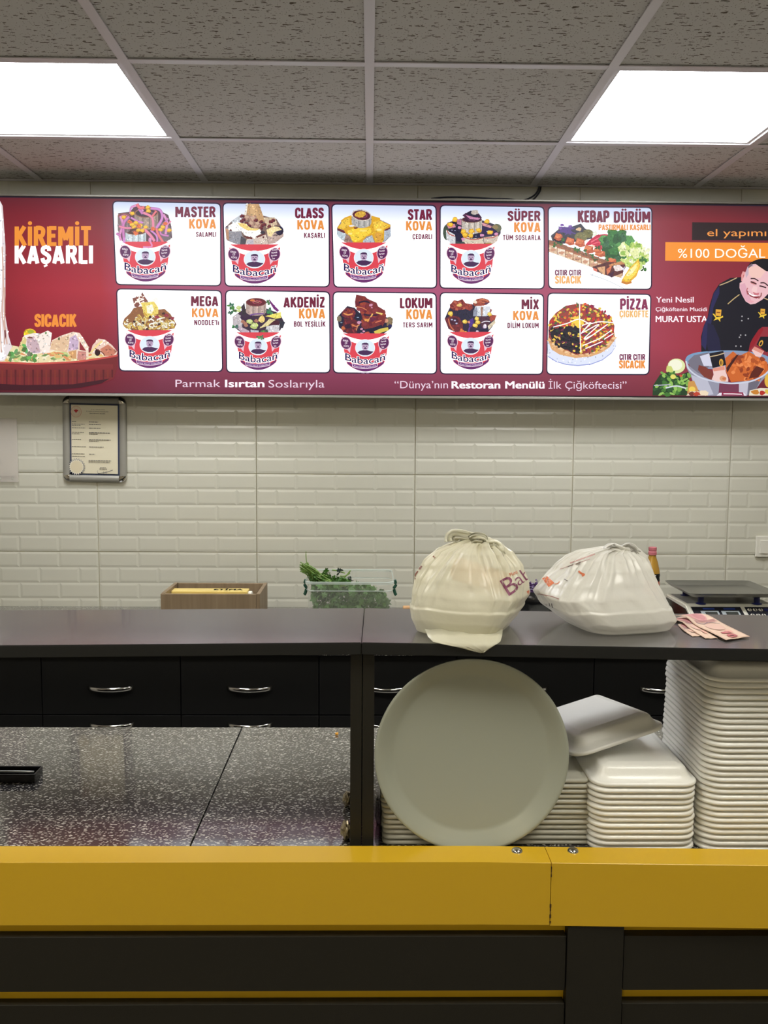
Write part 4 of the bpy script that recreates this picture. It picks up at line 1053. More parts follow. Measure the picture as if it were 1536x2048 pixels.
def pizza(c, rg):
    pl = [(34, 720), (40, 920), (150, 990), (300, 1035), (460, 1048), (640, 1030), (800, 970), (930, 870), (990, 770), (985, 660), (500, 500), (60, 560)]
    c.poly([(p[0], p[1]+14) for p in pl], (150, 160, 220)); c.poly(pl, (226, 232, 250))
    c.poly([(40, 700), (90, 830), (200, 900), (420, 950), (640, 930), (780, 880), (900, 800), (985, 680), (960, 560), (400, 500), (60, 560)], (226, 172, 120))
    for i in range(24): c.blob(rg.uniform(90, 900), 0, 1, 1, (0, 0, 0), rg=rg) if False else None
    for i in range(30):
        t = i/29; x = 60+t*910; y = 690+ (1-(2*t-1)**2)*215 - t*30
        c.blob(x, y+12, 34, 18, [(238, 190, 140), (206, 146, 96), (246, 206, 160)][i % 3], rg.uniform(-20, 20), rg=rg)
    disc = [(45, 560), (60, 430), (150, 320), (290, 220), (460, 190), (620, 210), (780, 290), (920, 390), (970, 500), (960, 620), (880, 740), (740, 850), (560, 890), (430, 905), (250, 820), (110, 730), (50, 660)]
    c.poly(disc, (158, 70, 62))
    c.poly([(50, 560), (480, 470), (490, 880), (250, 820), (110, 730)], (40, 34, 44))
    for i in range(560):
        x = rg.uniform(45, 970); y = rg.uniform(195, 890)
        ex, ey = (x-507)/465, (y-545)/355
        if ex*ex+ey*ey > .97: continue
        dark = x < 480 and y > 500+(480-x)*.0 and y > 500
        pal = [(36, 34, 44), (48, 44, 50), (62, 40, 56), (44, 60, 50), (30, 30, 36), (110, 40, 70), (236, 190, 90)] if dark else [(206, 56, 50), (240, 196, 60), (120, 36, 84), (104, 120, 60), (226, 84, 60), (236, 206, 90), (160, 40, 70), (84, 100, 62)]
        cc = pal[i % len(pal)] if rg.random() < .8 else pal[rg.randrange(len(pal))]
        c.blob(x, y, rg.uniform(12, 30), rg.uniform(9, 20), cc, rg.uniform(0, 180), n=7, rg=rg)
    for i in range(80):
        x = rg.uniform(80, 940); y = rg.uniform(220, 860); ex, ey = (x-507)/465, (y-545)/355
        if ex*ex+ey*ey > .9 or (x < 480 and y > 520 and i % 3): continue
        c.blob(x, y, 17, 13, (246, 210, 80), n=7, rg=rg)
    for i in range(14): c.blob(rg.uniform(400, 520), rg.uniform(390, 520), 28, 20, (250, 214, 80), rg=rg)
    for p in ([(480, 195), (478, 400), (495, 870)], [(110, 520), (300, 470), (470, 410), (620, 470), (760, 445), (960, 460)], [(510, 500), (640, 460), (510, 600), (750, 480), (540, 680), (640, 640)], [(820, 520), (560, 700), (870, 480)], [(520, 780), (760, 680), (930, 560)], [(560, 820), (800, 720)], [(820, 690), (950, 610)], [(500, 610), (620, 470)]):
        c.stroke(p, 13, (255, 248, 246), smooth=len(p) > 3)
TITLE = (118, 36, 64)
#        crop(ox,oy,sc)          food   bowl(xl,xr,yr,yb)        title x0,x1,base,cap   sub1                     sub2
KOVA = [
 ((225, 400, 11.375), food1, (235.5, 346.5, 478.5, 563.5), 'MASTER', (350.5, 431.5, 434.5, 21.5), (378, 432.5, 457.5, 20), 'SALAMLI', (392, 433, 474, 10.5)),
 ((445, 400, 11.377), food2, (451.5, 566.5, 484, 567.5), 'CLASS', (590, 647.5, 436.5, 21.5), (594, 648.5, 459.5, 20), 'KAŞARLI', (608, 650, 476, 10.5)),
 ((665, 400, 11.377), food3, (674.5, 780.5, 480, 565.5), 'STAR', (815.5, 864, 440, 22), (811.5, 864.5, 461, 19.5), 'ÇEDARLI', (825, 864.5, 478.5, 10.5)),
 ((880, 405, 11.7), food4, (889, 994.5, 482.5, 568), 'SÜPER', (1014.5, 1081, 442, 20.5), (1027.5, 1081, 464.5, 20.5), 'TÜM SOSLARLA', (1005.5, 1081, 480.5, 10.5)),
 ((235, 575, 11.7), food5, (246, 353.5, 655.5, 736.5), 'MEGA', (382, 437, 612.5, 21), (383.5, 437.5, 634.5, 18.5), "NOODLE'lı", (388.5, 438.5, 650.5, 11)),
 ((450, 580, 11.815), food6, (465, 567.5, 660, 740), 'AKDENİZ', (567, 650, 615, 21.5), (597.5, 650.5, 637, 20.5), 'BOL YEŞİLLİK', (587.5, 651, 653.5, 11)),
 ((665, 580, 11.815), food7, (677, 783.5, 662, 743), 'LOKUM', (799.5, 865, 616.5, 21.5), (812, 864.5, 638.5, 20.5), 'TERS SARIM', (805.5, 865, 655, 10.5)),
 ((880, 580, 11.815), food8, (890.5, 992, 659, 739), 'MİX', (1042.5, 1078, 618.5, 20.5), (1025.5, 1077.5, 640.5, 19.5), 'DİLİM LOKUM', (1014.5, 1077.5, 656, 10.5)),
]
order = [0, 1, 2, 3, 5, 6, 7, 8]
for i, quad in enumerate(CARDS):
    c = Canvas(S, k0=20)
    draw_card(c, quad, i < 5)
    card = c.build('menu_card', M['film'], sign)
    rg = random.Random(40+i)
    k0 = c.k+2
    if i in order:
        crop, ff, bw, ti, tb, kb, sub, sb = KOVA[order.index(i)]
        p = Canvas(S, crop[:2], crop[2], k0=k0)
        p.tex = 26; ff(p, rg); p.tex = 0
        p.o = (0, 0); p.sc = 1
        bowl(p, *bw)
        if ff is food6:
            p.o = crop[:2]; p.sc = crop[2]
            for (x, y, r) in ((800, 1090, 60), (880, 1120, 56)): leaf(p, x, y, r, (84, 140, 96), rg)
            p.o = (0, 0); p.sc = 1
        elif ff is food1:
            p.o = crop[:2]; p.sc = crop[2]; p.stroke([(270, 860), (268, 975)], 60, (214, 140, 208)); p.stroke([(830, 900), (900, 1060), (700, 1075)], 36, (226, 140, 190)); p.o = (0, 0); p.sc = 1
        pic = p.build('food_picture', M['film'], card)
        t = Canvas(S, k0=p.k+5)
        t.block('KOVA', kb[0], kb[1], kb[2], kb[3]-1, ORG)
        t.block(ti, tb[0], tb[1], tb[2], tb[3]-1, TITLE)
        t.block(sub, sb[0], sb[1], sb[2], sb[3]-.5, (118, 40, 72), .20, .05)
        t.build('lettering', M['film'], card)
    else:
        p = Canvas(S, (1090, 410) if i == 4 else (1090, 580), 6.982, k0=k0)
        p.tex = 18; (kebab if i == 4 else pizza)(p, rg)
        p.build('food_picture', M['film'], card)
        t = Canvas(S, k0=p.k+5)
        if i == 4:
            t.block('KEBAP', 1154.5, 1217.5, 445.5, 23, TITLE); t.block('DÜRÜM', 1226, 1300, 446, 22, TITLE)
            t.block('PASTIRMALI KAŞARLI', 1196, 1300, 461, 11, ORG)
            t.block('ÇITIR ÇITIR', 1109, 1161.5, 551.5, 11, (120, 50, 84)); t.block('SICACIK', 1109, 1161.5, 568, 15.5, (244, 180, 110))
        else:
            t.block('PİZZA', 1239, 1295, 619.5, 21.5, (140, 50, 88)); t.block('ÇIGKÖFTE', 1238, 1296, 635, 13.5, (244, 190, 120))
            t.block('ÇITIR ÇITIR', 1238, 1289.5, 720, 11.5, (124, 50, 84)); t.block('SICACIK', 1237, 1289.5, 737, 16, (240, 150, 70))
        t.build('lettering', M['film'], card)
# slogans and headings
t = Canvas(S, k0=30)
t.block('KAŞARLI', 28.5, 187, 527, 36, (250, 246, 244))
t.block('KİREMİT', 28.5, 183, 491.5, 38.5, (244, 150, 54))
t.block('SICACIK', 69, 153, 653.5, 25, (246, 150, 60))
t.text('Parmak', 351, 441, 774, 15.5, (240, 214, 232), .0)
t.text('Isırtan', 450, 529, 774.5, 16, (250, 236, 246), .03)
t.text('Soslarıyla', 537, 649, 775, 16, (240, 214, 232), .0)
t.text('“Dünya’nın', 789, 896, 776.5, 15.5, (240, 214, 232), .0)
t.text('Restoran Menülü', 903, 1089, 777, 15.5, (252, 240, 248), .03)
t.text('İlk Çiğköftecisi”', 1097, 1253, 777.5, 15.5, (240, 214, 232), .0)
t.build('lettering', M['film'], sign)
# banner strips at the right
c = Canvas(S, (1290, 400), 5.12, k0=40)
c.poly([(482, 228), (1300, 236), (1300, 416), (480, 412)], (52, 40, 42))
c.text('el yapımı', 636, 1240, 370, 76, (250, 160, 80), .0)
c.poly([(208, 432), (1300, 440), (1300, 634), (205, 622)], (250, 152, 56))
c.text('%100 DOĞAL', 336, 1230, 592, 98, (255, 250, 236), .0)
c.text('Yeni Nesil', 112, 498, 1050, 62, (250, 232, 240), .012)
c.text('Çiğköftenin Mucidi', 108, 634, 1138, 42, (250, 232, 240), .012)
c.text('MURAT USTA', 108, 638, 1250, 66, (252, 236, 244), .02)
c.build('lettering', M['film'], sign, 'words on black and orange strips')
# the cook kneading in a steel bowl
c = Canvas(S, (1290, 400), 5.12, k0=70)
BK = (28, 26, 36); BL = (44, 42, 84)
c.poly([(980, 790), (870, 800), (760, 860), (700, 950), (660, 1080), (640, 1200), (600, 1290), (572, 1400), (575, 1560), (640, 1600), (820, 1600), (1050, 1560), (1130, 1420), (1200, 1300), (1330, 1300), (1330, 800)], BK)
c.poly([(760, 880), (700, 960), (650, 1180), (590, 1320), (575, 1480), (620, 1540), (640, 1400), (680, 1250), (700, 1100), (760, 960)], BL)
c.poly([(640, 1260), (700, 1280), (760, 1420), (780, 1560), (660, 1600), (630, 1460)], (36, 34, 62))
c.poly([(1160, 1330), (1200, 1300), (1210, 1330), (1120, 1480), (1060, 1540), (1075, 1470), (1100, 1420)], (150, 32, 44))
c.stroke([(762, 874), (850, 840), (940, 796)], 10, (196, 170, 130)); c.stroke([(846, 1066), (910, 1010), (966, 968)], 10, (196, 170, 120), smooth=False); c.stroke([(1205, 1000), (1280, 1030)], 10, (196, 170, 130), smooth=False)
for (x, y, s_) in ((746, 1165, 1), (1200, 1150, .8)):
    c.poly([(x-26*s_, y+20), (x-22*s_, y-46*s_), (x+36*s_, y-42*s_), (x+30*s_, y+26*s_)], (232, 170, 60)); c.poly([(x-56*s_, y+0), (x-40*s_, y+0), (x-14*s_, y+34*s_), (x+30*s_, y+30*s_), (x+50*s_, y+20*s_), (x+54*s_, y+36*s_), (x+22*s_, y+50*s_), (x+24*s_, y+84*s_), (x, y+56*s_), (x-46*s_, y+70*s_), (x-24*s_, y+44*s_)], (240, 200, 60)); c.poly([(x-14*s_, y-20*s_), (x+24*s_, y-18*s_), (x+22*s_, y-6*s_), (x-14*s_, y-8*s_)], (150, 90, 40))
for (x, y) in ((992, 1192), (1056, 1216), (990, 1236), (978, 1384), (1028, 1384), (966, 1406), (930, 1496), (980, 1498)): c.ell(x, y, 8, 8, (170, 166, 170), n=8)
# head
SK = (238, 190, 196)
c.poly([(1030, 740), (1000, 730), (984, 770), (984, 830), (1010, 850), (1030, 830)], (232, 160, 160)); c.ell(1012, 790, 10, 26, (190, 100, 100))
c.poly([(1026, 740), (1060, 680), (1120, 640), (1260, 650), (1330, 720), (1330, 900), (1260, 960), (1200, 1020), (1130, 1062), (1080, 1070), (1030, 1040), (990, 970), (966, 900), (968, 850), (990, 840)], SK)
c.poly([(1026, 745), (1050, 680), (1100, 645), (1110, 680), (1070, 740), (1034, 800)], (200, 176, 190)); c.poly([(1060, 690), (1200, 660), (1240, 720), (1180, 800), (1100, 800), (1060, 760)], (244, 200, 190)); c.poly([(970, 870), (1020, 850), (1060, 960), (1100, 1060), (1040, 1040), (990, 970)], (226, 170, 186))
c.poly([(1050, 680), (1080, 640), (1140, 612), (1200, 600), (1330, 610), (1330, 740), (1240, 730), (1180, 690), (1130, 655), (1090, 660)], (30, 28, 34)); c.poly([(1050, 680), (1090, 650), (1100, 668), (1060, 700)], (120, 100, 110))
c.stroke([(1080, 806), (1120, 806), (1160, 830)], 12, (70, 44, 50)); c.stroke([(1180, 850), (1220, 850), (1260, 880)], 13, (70, 44, 50))
c.blob(1110, 850, 34, 14, (206, 130, 130), rot=20); c.stroke([(1080, 836), (1110, 848), (1140, 862)], 12, (60, 34, 40)); c.stroke([(1170, 880), (1200, 886), (1240, 900)], 13, (60, 34, 40))
c.poly([(1110, 880), (1150, 890), (1140, 960), (1100, 950), (1088, 920)], (246, 206, 206)); c.poly([(1100, 940), (1140, 955), (1170, 950), (1160, 975), (1120, 975)], (206, 120, 130)); c.stroke([(1050, 900), (1040, 930), (1050, 970)], 10, (190, 110, 116)); c.stroke([(1190, 950), (1186, 980), (1160, 1010)], 14, (170, 110, 110))
c.poly([(1040, 925), (1080, 960), (1130, 980), (1180, 990), (1140, 1010), (1080, 990), (1050, 960)], (140, 50, 60)); c.poly([(1050, 940), (1090, 966), (1160, 986), (1110, 988), (1070, 970)], (250, 240, 240)); c.blob(1080, 1040, 30, 14, (236, 170, 180))
# steel bowl
c.ell(850, 1640, 440, 100, (128, 156, 190), n=40); c.ell(850, 1645, 405, 88, (150, 148, 168), n=40)
c.poly([(440, 1650), (500, 1590), (650, 1560), (660, 1700), (560, 1790), (470, 1740)], (120, 116, 130)); c.poly([(560, 1600), (660, 1570), (690, 1700), (600, 1700)], (214, 214, 232))
lower = [(410, 1640), (425, 1720), (470, 1810), (500, 1900), (560, 1960), (640, 2005), (1040, 2005), (1120, 1960), (1190, 1860), (1260, 1780), (1300, 1700)]
rim_low = [(1300, 1700), (1200, 1790), (1060, 1850), (880, 1870), (700, 1840), (540, 1770), (450, 1700), (420, 1650)]
c.poly(lower+rim_low, (150, 150, 168)); c.poly([(470, 1790), (640, 1850), (700, 1990), (640, 2000), (560, 1960), (500, 1890)], (190, 190, 206)); c.poly([(760, 1870), (960, 1870), (960, 2000), (750, 2000)], (120, 60, 84)); c.poly([(960, 1870), (1060, 1850), (1040, 2000), (960, 2000)], (196, 192, 206)); c.poly([(1060, 1850), (1200, 1800), (1130, 1950), (1050, 2000)], (110, 106, 120))
# kneaded dough
c.poly([(550, 1690), (620, 1710), (690, 1760), (690, 1850), (600, 1810), (540, 1740)], (128, 60, 50))
c.poly([(820, 1620), (900, 1550), (960, 1600), (1060, 1550), (1140, 1600), (1250, 1660), (1260, 1740), (1200, 1810), (1060, 1850), (880, 1865), (830, 1760)], (206, 104, 48))
c.tex = 0
rg = random.Random(5)
for i in range(70):
    x = rg.uniform(880, 1240); y = rg.uniform(1590, 1840)
    if (x-1060)**2/190**2+(y-1720)**2/135**2 > 1: continue
    c.blob(x, y, rg.uniform(14, 40), rg.uniform(10, 26), [(226, 122, 62), (180, 84, 40), (236, 140, 80), (150, 64, 34)][i % 4], rg.uniform(0, 180), n=8, rg=rg)
c.poly([(930, 1590), (960, 1580), (880, 1700), (840, 1770), (830, 1720)], (70, 30, 28)); c.poly([(1090, 1760), (1140, 1700), (1220, 1730), (1160, 1810), (1060, 1830)], (96, 40, 30))
c.stroke([(418, 1650), (450, 1735), (560, 1815), (720, 1860), (880, 1878), (1060, 1862), (1200, 1805), (1300, 1720)], 16, (206, 210, 226)); c.stroke([(418, 1640), (440, 1600), (520, 1570), (640, 1556)], 14, (120, 160, 196))
# arms and hands
c.poly([(655, 1570), (800, 1545), (830, 1690), (690, 1720)], BK); c.stroke([(658, 1606), (740, 1590), (812, 1568)], 10, (206, 180, 140), smooth=False)
c.poly([(690, 1725), (815, 1695), (825, 1760), (850, 1830), (850, 1862), (740, 1860), (680, 1840), (700, 1790)], (240, 206, 200)); c.poly([(690, 1725), (812, 1700), (816, 1740), (700, 1755)], (226, 150, 130)); c.blob(800, 1830, 34, 26, (220, 160, 120)); c.blob(810, 1830, 20, 14, (206, 120, 80))
c.ell(778, 1665, 22, 38, (220, 164, 60)); c.ell(778, 1668, 11, 24, BK); c.stroke([(778, 1640), (778, 1700)], 5, (220, 164, 60), smooth=False)
c.poly([(1180, 1400), (1330, 1400), (1330, 1520), (1240, 1560), (1140, 1480)], BK); c.poly([(1120, 1500), (1215, 1550), (1180, 1610), (1130, 1600), (1090, 1540)], (240, 200, 196)); c.poly([(1120, 1500), (1210, 1545), (1195, 1575), (1100, 1530)], (222, 146, 130)); c.ell(1185, 1468, 20, 34, (220, 164, 60), rot=25); c.ell(1185, 1470, 10, 20, BK, rot=25)
# vegetables
c.ell(320, 1700, 90, 76, (226, 232, 170)); c.ell(310, 1690, 70, 56, (246, 246, 220)); c.blob(250, 1740, 40, 50, (206, 214, 120), rg=rg)
c.poly([(75, 2003), (80, 1900), (150, 1790), (240, 1760), (330, 1800), (440, 1760), (450, 1850), (420, 2003)], (40, 66, 40))
for i in range(80):
    x = rg.uniform(90, 450); y = rg.uniform(1770, 1990)
    if y < 1990-(x-70)*2.2: continue
    c.blob(x, y, rg.uniform(14, 36), rg.uniform(10, 24), [(70, 120, 54), (120, 170, 76), (50, 90, 50), (150, 196, 96)][i % 4], rg.uniform(0, 180), n=8, rg=rg)
c.stroke([(90, 1900), (180, 1895), (260, 1890)], 10, (180, 180, 200)); c.ell(285, 1810, 28, 24, (230, 220, 110)); c.ell(365, 1800, 16, 12, (206, 90, 60))
c.poly([(440, 1860), (500, 1850), (540, 1940), (560, 2003), (430, 2003)], (206, 150, 80)); c.stroke([(210, 1925), (320, 1905), (420, 1930)], 14, (214, 222, 226)); c.ell(480, 1940, 34, 30, (240, 206, 90))
c.poly([(420, 2003), (460, 1960), (560, 1960), (650, 1965), (640, 2003)], (226, 210, 190)); c.blob(470, 1985, 30, 22, (120, 60, 50), rg=rg); c.blob(530, 1985, 36, 20, (190, 70, 50), rg=rg); c.blob(600, 1975, 40, 30, (240, 220, 190), rg=rg)
c.poly([(730, 2003), (760, 1975), (1010, 1975), (1035, 2003)], (232, 226, 236)); c.poly([(780, 2003), (785, 1965), (1000, 1970), (1010, 2003)], (140, 36, 70)); c.stroke([(800, 1985), (900, 1986), (990, 1990)], 10, (246, 230, 236), smooth=False)
c.poly([(1060, 2003), (1070, 1950), (1180, 1925), (1300, 1930), (1300, 2003)], (232, 222, 200)); c.blob(1130, 1970, 44, 24, (200, 130, 50), rg=rg); c.blob(1200, 1975, 30, 24, (180, 50, 40), rg=rg); c.blob(1250, 1960, 30, 22, (220, 190, 80), rg=rg); c.ell(1260, 1850, 40, 70, (226, 180, 70))
c.build('cook_picture', M['film'], sign, 'picture of a smiling cook in a black jacket kneading dough in a steel bowl')
# the baking dish with rolled wraps
c = Canvas(S, (0, 640), 6.144, k0=60); c.tex = 22
c.poly([(-80, 520), (0, 300), (140, 310), (240, 330), (620, 330), (1080, 400), (1400, 430), (1300, 480), (900, 520), (300, 530)], (238, 224, 176))
for i in range(90):
    x = rg.uniform(-40, 1300); y = rg.uniform(400, 510)
    c.blob(x, y-(x*.02), rg.uniform(20, 56), rg.uniform(10, 26), [(250, 240, 206), (232, 190, 120), (200, 214, 140), (226, 150, 100), (120, 150, 90)][i % 5], rg.uniform(-40, 40), n=8, rg=rg)
c.ell(370, 160, 76, 52, (240, 196, 50)); c.ell(380, 145, 40, 24, (170, 180, 60))
c.poly([(230, 340), (300, 190), (420, 160), (500, 170), (590, 130), (640, 160), (610, 400), (420, 420), (290, 400)], (250, 236, 226)); c.poly([(330, 230), (420, 200), (480, 300), (500, 400), (400, 410), (330, 330)], (206, 178, 186)); c.poly([(230, 340), (300, 200), (330, 240), (300, 400), (240, 380)], (226, 206, 140)); c.blob(370, 215, 28, 12, (130, 80, 70), rg=rg); c.blob(566, 160, 10, 14, (110, 150, 90), rg=rg)
c.poly([(610, 380), (640, 250), (760, 190), (900, 145), (980, 160), (1030, 230), (1090, 330), (1090, 450), (960, 480), (850, 430), (800, 350)], (246, 220, 200)); c.poly([(640, 260), (850, 180), (860, 300), (820, 400), (620, 360)], (232, 196, 160)); c.poly([(860, 220), (930, 180), (970, 260), (960, 360), (840, 380)], (206, 180, 206)); c.poly([(980, 260), (1060, 380), (980, 370)], (150, 50, 60)); c.poly([(840, 390), (940, 370), (940, 480), (880, 470)], (214, 160, 110)); c.poly([(960, 380), (1060, 390), (1060, 490), (950, 490)], (206, 140, 130)); c.blob(726, 232, 14, 20, (90, 100, 60), rg=rg)
c.poly([(1110, 410), (1140, 310), (1210, 230), (1290, 240), (1380, 310), (1445, 390), (1430, 440), (1300, 450), (1250, 420)], (240, 206, 190)); c.poly([(1230, 360), (1330, 300), (1440, 390), (1380, 445), (1280, 440)], (206, 130, 104)); c.ell(1200, 400, 34, 42, (52, 26, 30)); c.stroke([(1120, 400), (1200, 310), (1260, 260)], 22, (246, 220, 150)); c.stroke([(1170, 350), (1260, 400), (1290, 440)], 10, (110, 60, 50))
for (x, y) in ((180, 420), (350, 450), (400, 470), (330, 340), (130, 450)): leaf(c, x, y, 60, (110, 160, 90), rg)
# pulled cheese at the far left edge
c.poly([(-60, -1480), (-10, -1480), (10, -1450), (35, -1400), (40, -1340), (70, -900), (70, -300), (60, -100), (80, 20), (110, 200), (150, 330), (60, 500), (-60, 520)], (236, 224, 226)); c.poly([(-60, -1460), (0, -1460), (24, -1300), (30, -600), (10, -100), (40, 300), (60, 480), (-60, 500)], (250, 246, 250))
for p in ([(30, -900), (44, -400), (30, -100), (60, 150), (56, 300)], [(60, -400), (60, 0), (70, 120), (90, 300)], [(0, -100), (10, 200), (20, 400)]): c.stroke(p, 16, (214, 176, 160))
c.poly([(56, 130), (72, 120), (78, 200), (64, 250)], (120, 60, 70))
# dish wall
c.tex = 0
c.poly([(-80, 520), (200, 526), (420, 534), (700, 522), (940, 510), (1200, 470), (1400, 440), (1450, 430), (1446, 450), (1440, 600), (1400, 720), (1250, 780), (1000, 832), (700, 858), (300, 866), (-80, 862)], (120, 42, 46))
c.grad(-80, 545, 1390, 700, [(0, [(134, 48, 52)]*6), (1, [(112, 44, 42)]*6)])
for i in range(26):
    x = 20+i*54; c.poly([(x, 610), (x+24, 612), (x+20, 800-max(0, x-900)*.2), (x+4, 800-max(0, x-900)*.2)], [(128, 50, 44), (94, 32, 38)][i % 2])
c.poly([(-80, 780), (300, 800), (900, 790), (1350, 720), (1250, 780), (1000, 832), (700, 858), (300, 866), (-80, 862)], (66, 24, 34))
c.stroke([(-80, 520), (200, 528), (420, 538), (700, 526), (940, 514), (1200, 478), (1400, 446), (1446, 432)], 22, (206, 84, 76))
c.build('dish_picture', M['film'], sign, 'picture of rolled wraps in a brown clay dish')

# ================================================================ THINGS ON THE WALL
# certificate in a snap frame
ccx = ay(188, 879, 3.39)
cert = empty('certificate_frame', (ccx.x, YF-.004, ccx.z)); cert.rotation_euler = (0, R(.9), 0)
tag(cert, 'aluminium snap frame with a certificate, hanging under the menu sign', 'picture frame')
HW, HH, FW = .1185, .160, .026
def bar_profile(bm, x0, z0, x1, z1, w_):
    """rounded profile bar between two points; w_ = inward direction width vector"""
    d = Vector((x1-x0, 0, z1-z0)); inn = Vector((w_[0], 0, w_[1]))
    rings = []
    for t in (0, 1):
        p = Vector((x0, 0, z0))+d*t
        ring = []
        for (a, h) in ((0, 0), (0, .006), (.12, .011), (.35, .0135), (.65, .0135), (.88, .011), (1, .0075), (1, 0)):
            q = p+inn*a; ring.append((q.x, -h, q.z))
        rings.append(ring)
    loft(bm, rings)
for (a, b, c_, d_, inn) in ((-HW+FW, -HH, HW-FW, -HH, (0, FW)), (-HW+FW, HH, HW-FW, HH, (0, -FW)), (-HW, -HH+FW, -HW, HH-FW, (FW, 0)), (HW, -HH+FW, HW, HH-FW, (-FW, 0))):
    bm = bmesh.new(); bar_profile(bm, a, b, c_, d_, inn)
    o = obj('frame_bar', bm, M['alu'], cert); smooth_by_angle(o, 50)
for sx in (-1, 1):
    for sz in (-1, 1):
        bm = bmesh.new()
        cx_, cz_ = sx*(HW-FW), sz*(HH-FW)
        a0 = {(1, 1): 0, (-1, 1): 90, (-1, -1): 180, (1, -1): 270}[(sx, sz)]
        rings = []
        for i in range(9):
            a = R(a0+90*i/8)
            rings.append([(cx_+cos(a)*FW*1.03*q, -h, cz_+sin(a)*FW*1.03*q) for (q, h) in ((1, 0), (1, .007), (.88, .0125), (.6, .0150), (.3, .0150), (.06, .013), (.05, 0))])
        loft(bm, rings)
        o = obj('corner_cap', bm, M['chrome'], cert); smooth_by_angle(o, 50); o['label'] = 'rounded chrome corner cap'
obj('back_panel', B(-HW+.012, HW-.012, -.003, -.0005, -HH+.012, HH-.012), M['alu'], cert)
pc = Canvas(lambda x, y, l: (x/1000, -.0034-l, -y/1000), k0=1, step=2e-5)
iw, ih = (HW-FW)*1000, (HH-FW)*1000
pc.poly([(-iw, -ih), (iw, -ih), (iw, ih), (-iw, ih)], (54, 62, 88))
for i in range(46):
    y = -ih+2+i*(2*ih-4)/45
    for x in (-iw+2, iw-2): pc.ell(x, y, 1.1, 1.3, (90, 100, 126), n=6)
for i in range(30):
    x = -iw+2+i*(2*iw-4)/29
    for y in (-ih+2, ih-2): pc.ell(x, y, 1.3, 1.1, (90, 100, 126), n=6)
pc.poly([(-iw+6, -ih+6), (iw-6, -ih+6), (iw-6, ih-6), (-iw+6, ih-6)], (224, 214, 184))
pc.ell(-68, -102, 20, 21, (206, 130, 110), n=30); pc.ell(-68, -102, 18.8, 19.8, (224, 214, 184), n=30)
for i in range(20): pc.ell(-68+16.5*cos(i*pi/10), -102+17.5*sin(i*pi/10), 1, 1.3, (206, 140, 120), n=5)
pc.ell(-68, -102, 13, 14, (206, 150, 130), n=24); pc.ell(-68, -102, 12.2, 13.2, (224, 210, 184), n=24)
pc.poly([(-77, -104), (-74, -109), (-68, -110.5), (-62, -109), (-59, -104), (-63, -104), (-65, -100), (-68, -98), (-71, -100), (-73, -104)], (190, 50, 50))
TXT = (74, 70, 66)
pc.text('T.C. VALİLİĞİ', -12, 38, -110, 3, TXT, .0)
pc.text('İL TARIM VE ORMAN MÜDÜRLÜĞÜ', -30, 52, -102.5, 3.4, TXT, .01)
pc.text('İŞLETME KAYIT BELGESİ', -18, 40, -95, 3.8, TXT, .02)
rg = random.Random(9)
def wordline(x0, x1, y, h=2.0, col=(104, 98, 88)):
    x = x0
    while x < x1:
        l = min(rg.uniform(4, 11), x1-x); pc.poly([(x, y-h/2), (x+l, y-h/2), (x+l, y+h/2), (x, y+h/2)], col); x += l+1.6
for (x0, x1, y) in ((-84, -68, -65), (-84, -36, -56), (-84, -50, -51), (-84, -34, -42), (-84, -40, -25), (-84, -54, -20), (-84, -50, 1), (-84, -32, 28), (-84, -38, 55), (-84, -36, 64)): wordline(x0, x1, y)
for (x0, x1, y) in ((-20, 14, -65), (-20, 24, -56), (-20, 24, -42), (-20, 58, -25), (-20, 14, -20), (-20, 60, 1), (-20, 16, 6), (-20, 36, 28), (-20, 2, 55), (-22, 62, 79), (-22, 56, 84), (20, 42, 105), (18, 46, 110)): wordline(x0, x1, y, 2.3, (78, 74, 70))
star = []
for i in range(44):
    a = 2*pi*i/44; rr = 33 if i % 2 else 26
    star.append((-67+rr*cos(a), 104+rr*sin(a)))
for (dx) in (-12, 12):
    pc.poly([(-67+dx-11, 124), (-67+dx+11, 124), (-67+dx*1.7+14, 130+ih-134.5), (-67+dx*1.5, 122), (-67+dx*1.7-12, ih-2)], (44, 52, 92))
pc.poly(star, (84, 92, 118)); star2 = [(-67+(x+67)*.93, 104+(y-104)*.93) for x, y in star]; pc.poly(star2, (226, 216, 188)); pc.ell(-67, 104, 22, 22, (220, 206, 172), n=30)
pc.stroke([(2, 131), (20, 126), (34, 124), (50, 120), (68, 113)], 1.8, (40, 40, 60)); pc.stroke([(12, 116), (10, 121), (16, 128), (14, 134)], .9, (40, 40, 60)); pc.stroke([(34, 118), (33, 126), (36, 134)], .9, (40, 40, 60)); pc.stroke([(44, 116), (42, 122), (44, 128)], .9, (40, 40, 60))
pc.build('certificate', M['ink'], cert, 'cream certificate with blue border, red emblem and blue rosette')

# paper in a clear sleeve at the left edge
p0, p1 = ay(-90, 838, YF-.006), ay(36, 952, YF-.006)
sl = empty('paper_notice', (p0.x, YF-.0045, p1.z)); tag(sl, 'plain white paper notice in a clear sleeve on the wall beside the certificate', 'paper')
W_, H_ = p1.x-p0.x, p0.z-p1.z
bm = bmesh.new()
n = 12
rings = []
for i in range(n+1):
    x = W_*i/n; dy = -.004*sin(i/n*pi)*1-.001
    rings.append([(x, dy-.0004, 0), (x, dy-.0004, H_), (x, dy, H_), (x, dy, 0)])
loft(bm, rings); obj('sheet', bm, M['white'], sl, smooth=False)
pc = Canvas(lambda x, y, l: (x, -.0058-l, y), k0=2); pc.ell(W_-.063, .05, .004, .004, (20, 20, 20)); pc.build('mark', M['ink'], sl)
bm = bmesh.new(); box(bm, -.004, W_+.004, -.0075, -.0068, -.022, H_+.004); obj('sleeve', bm, mat('sleeve_film', (226, 218, 208), .2, alpha=.35), sl)
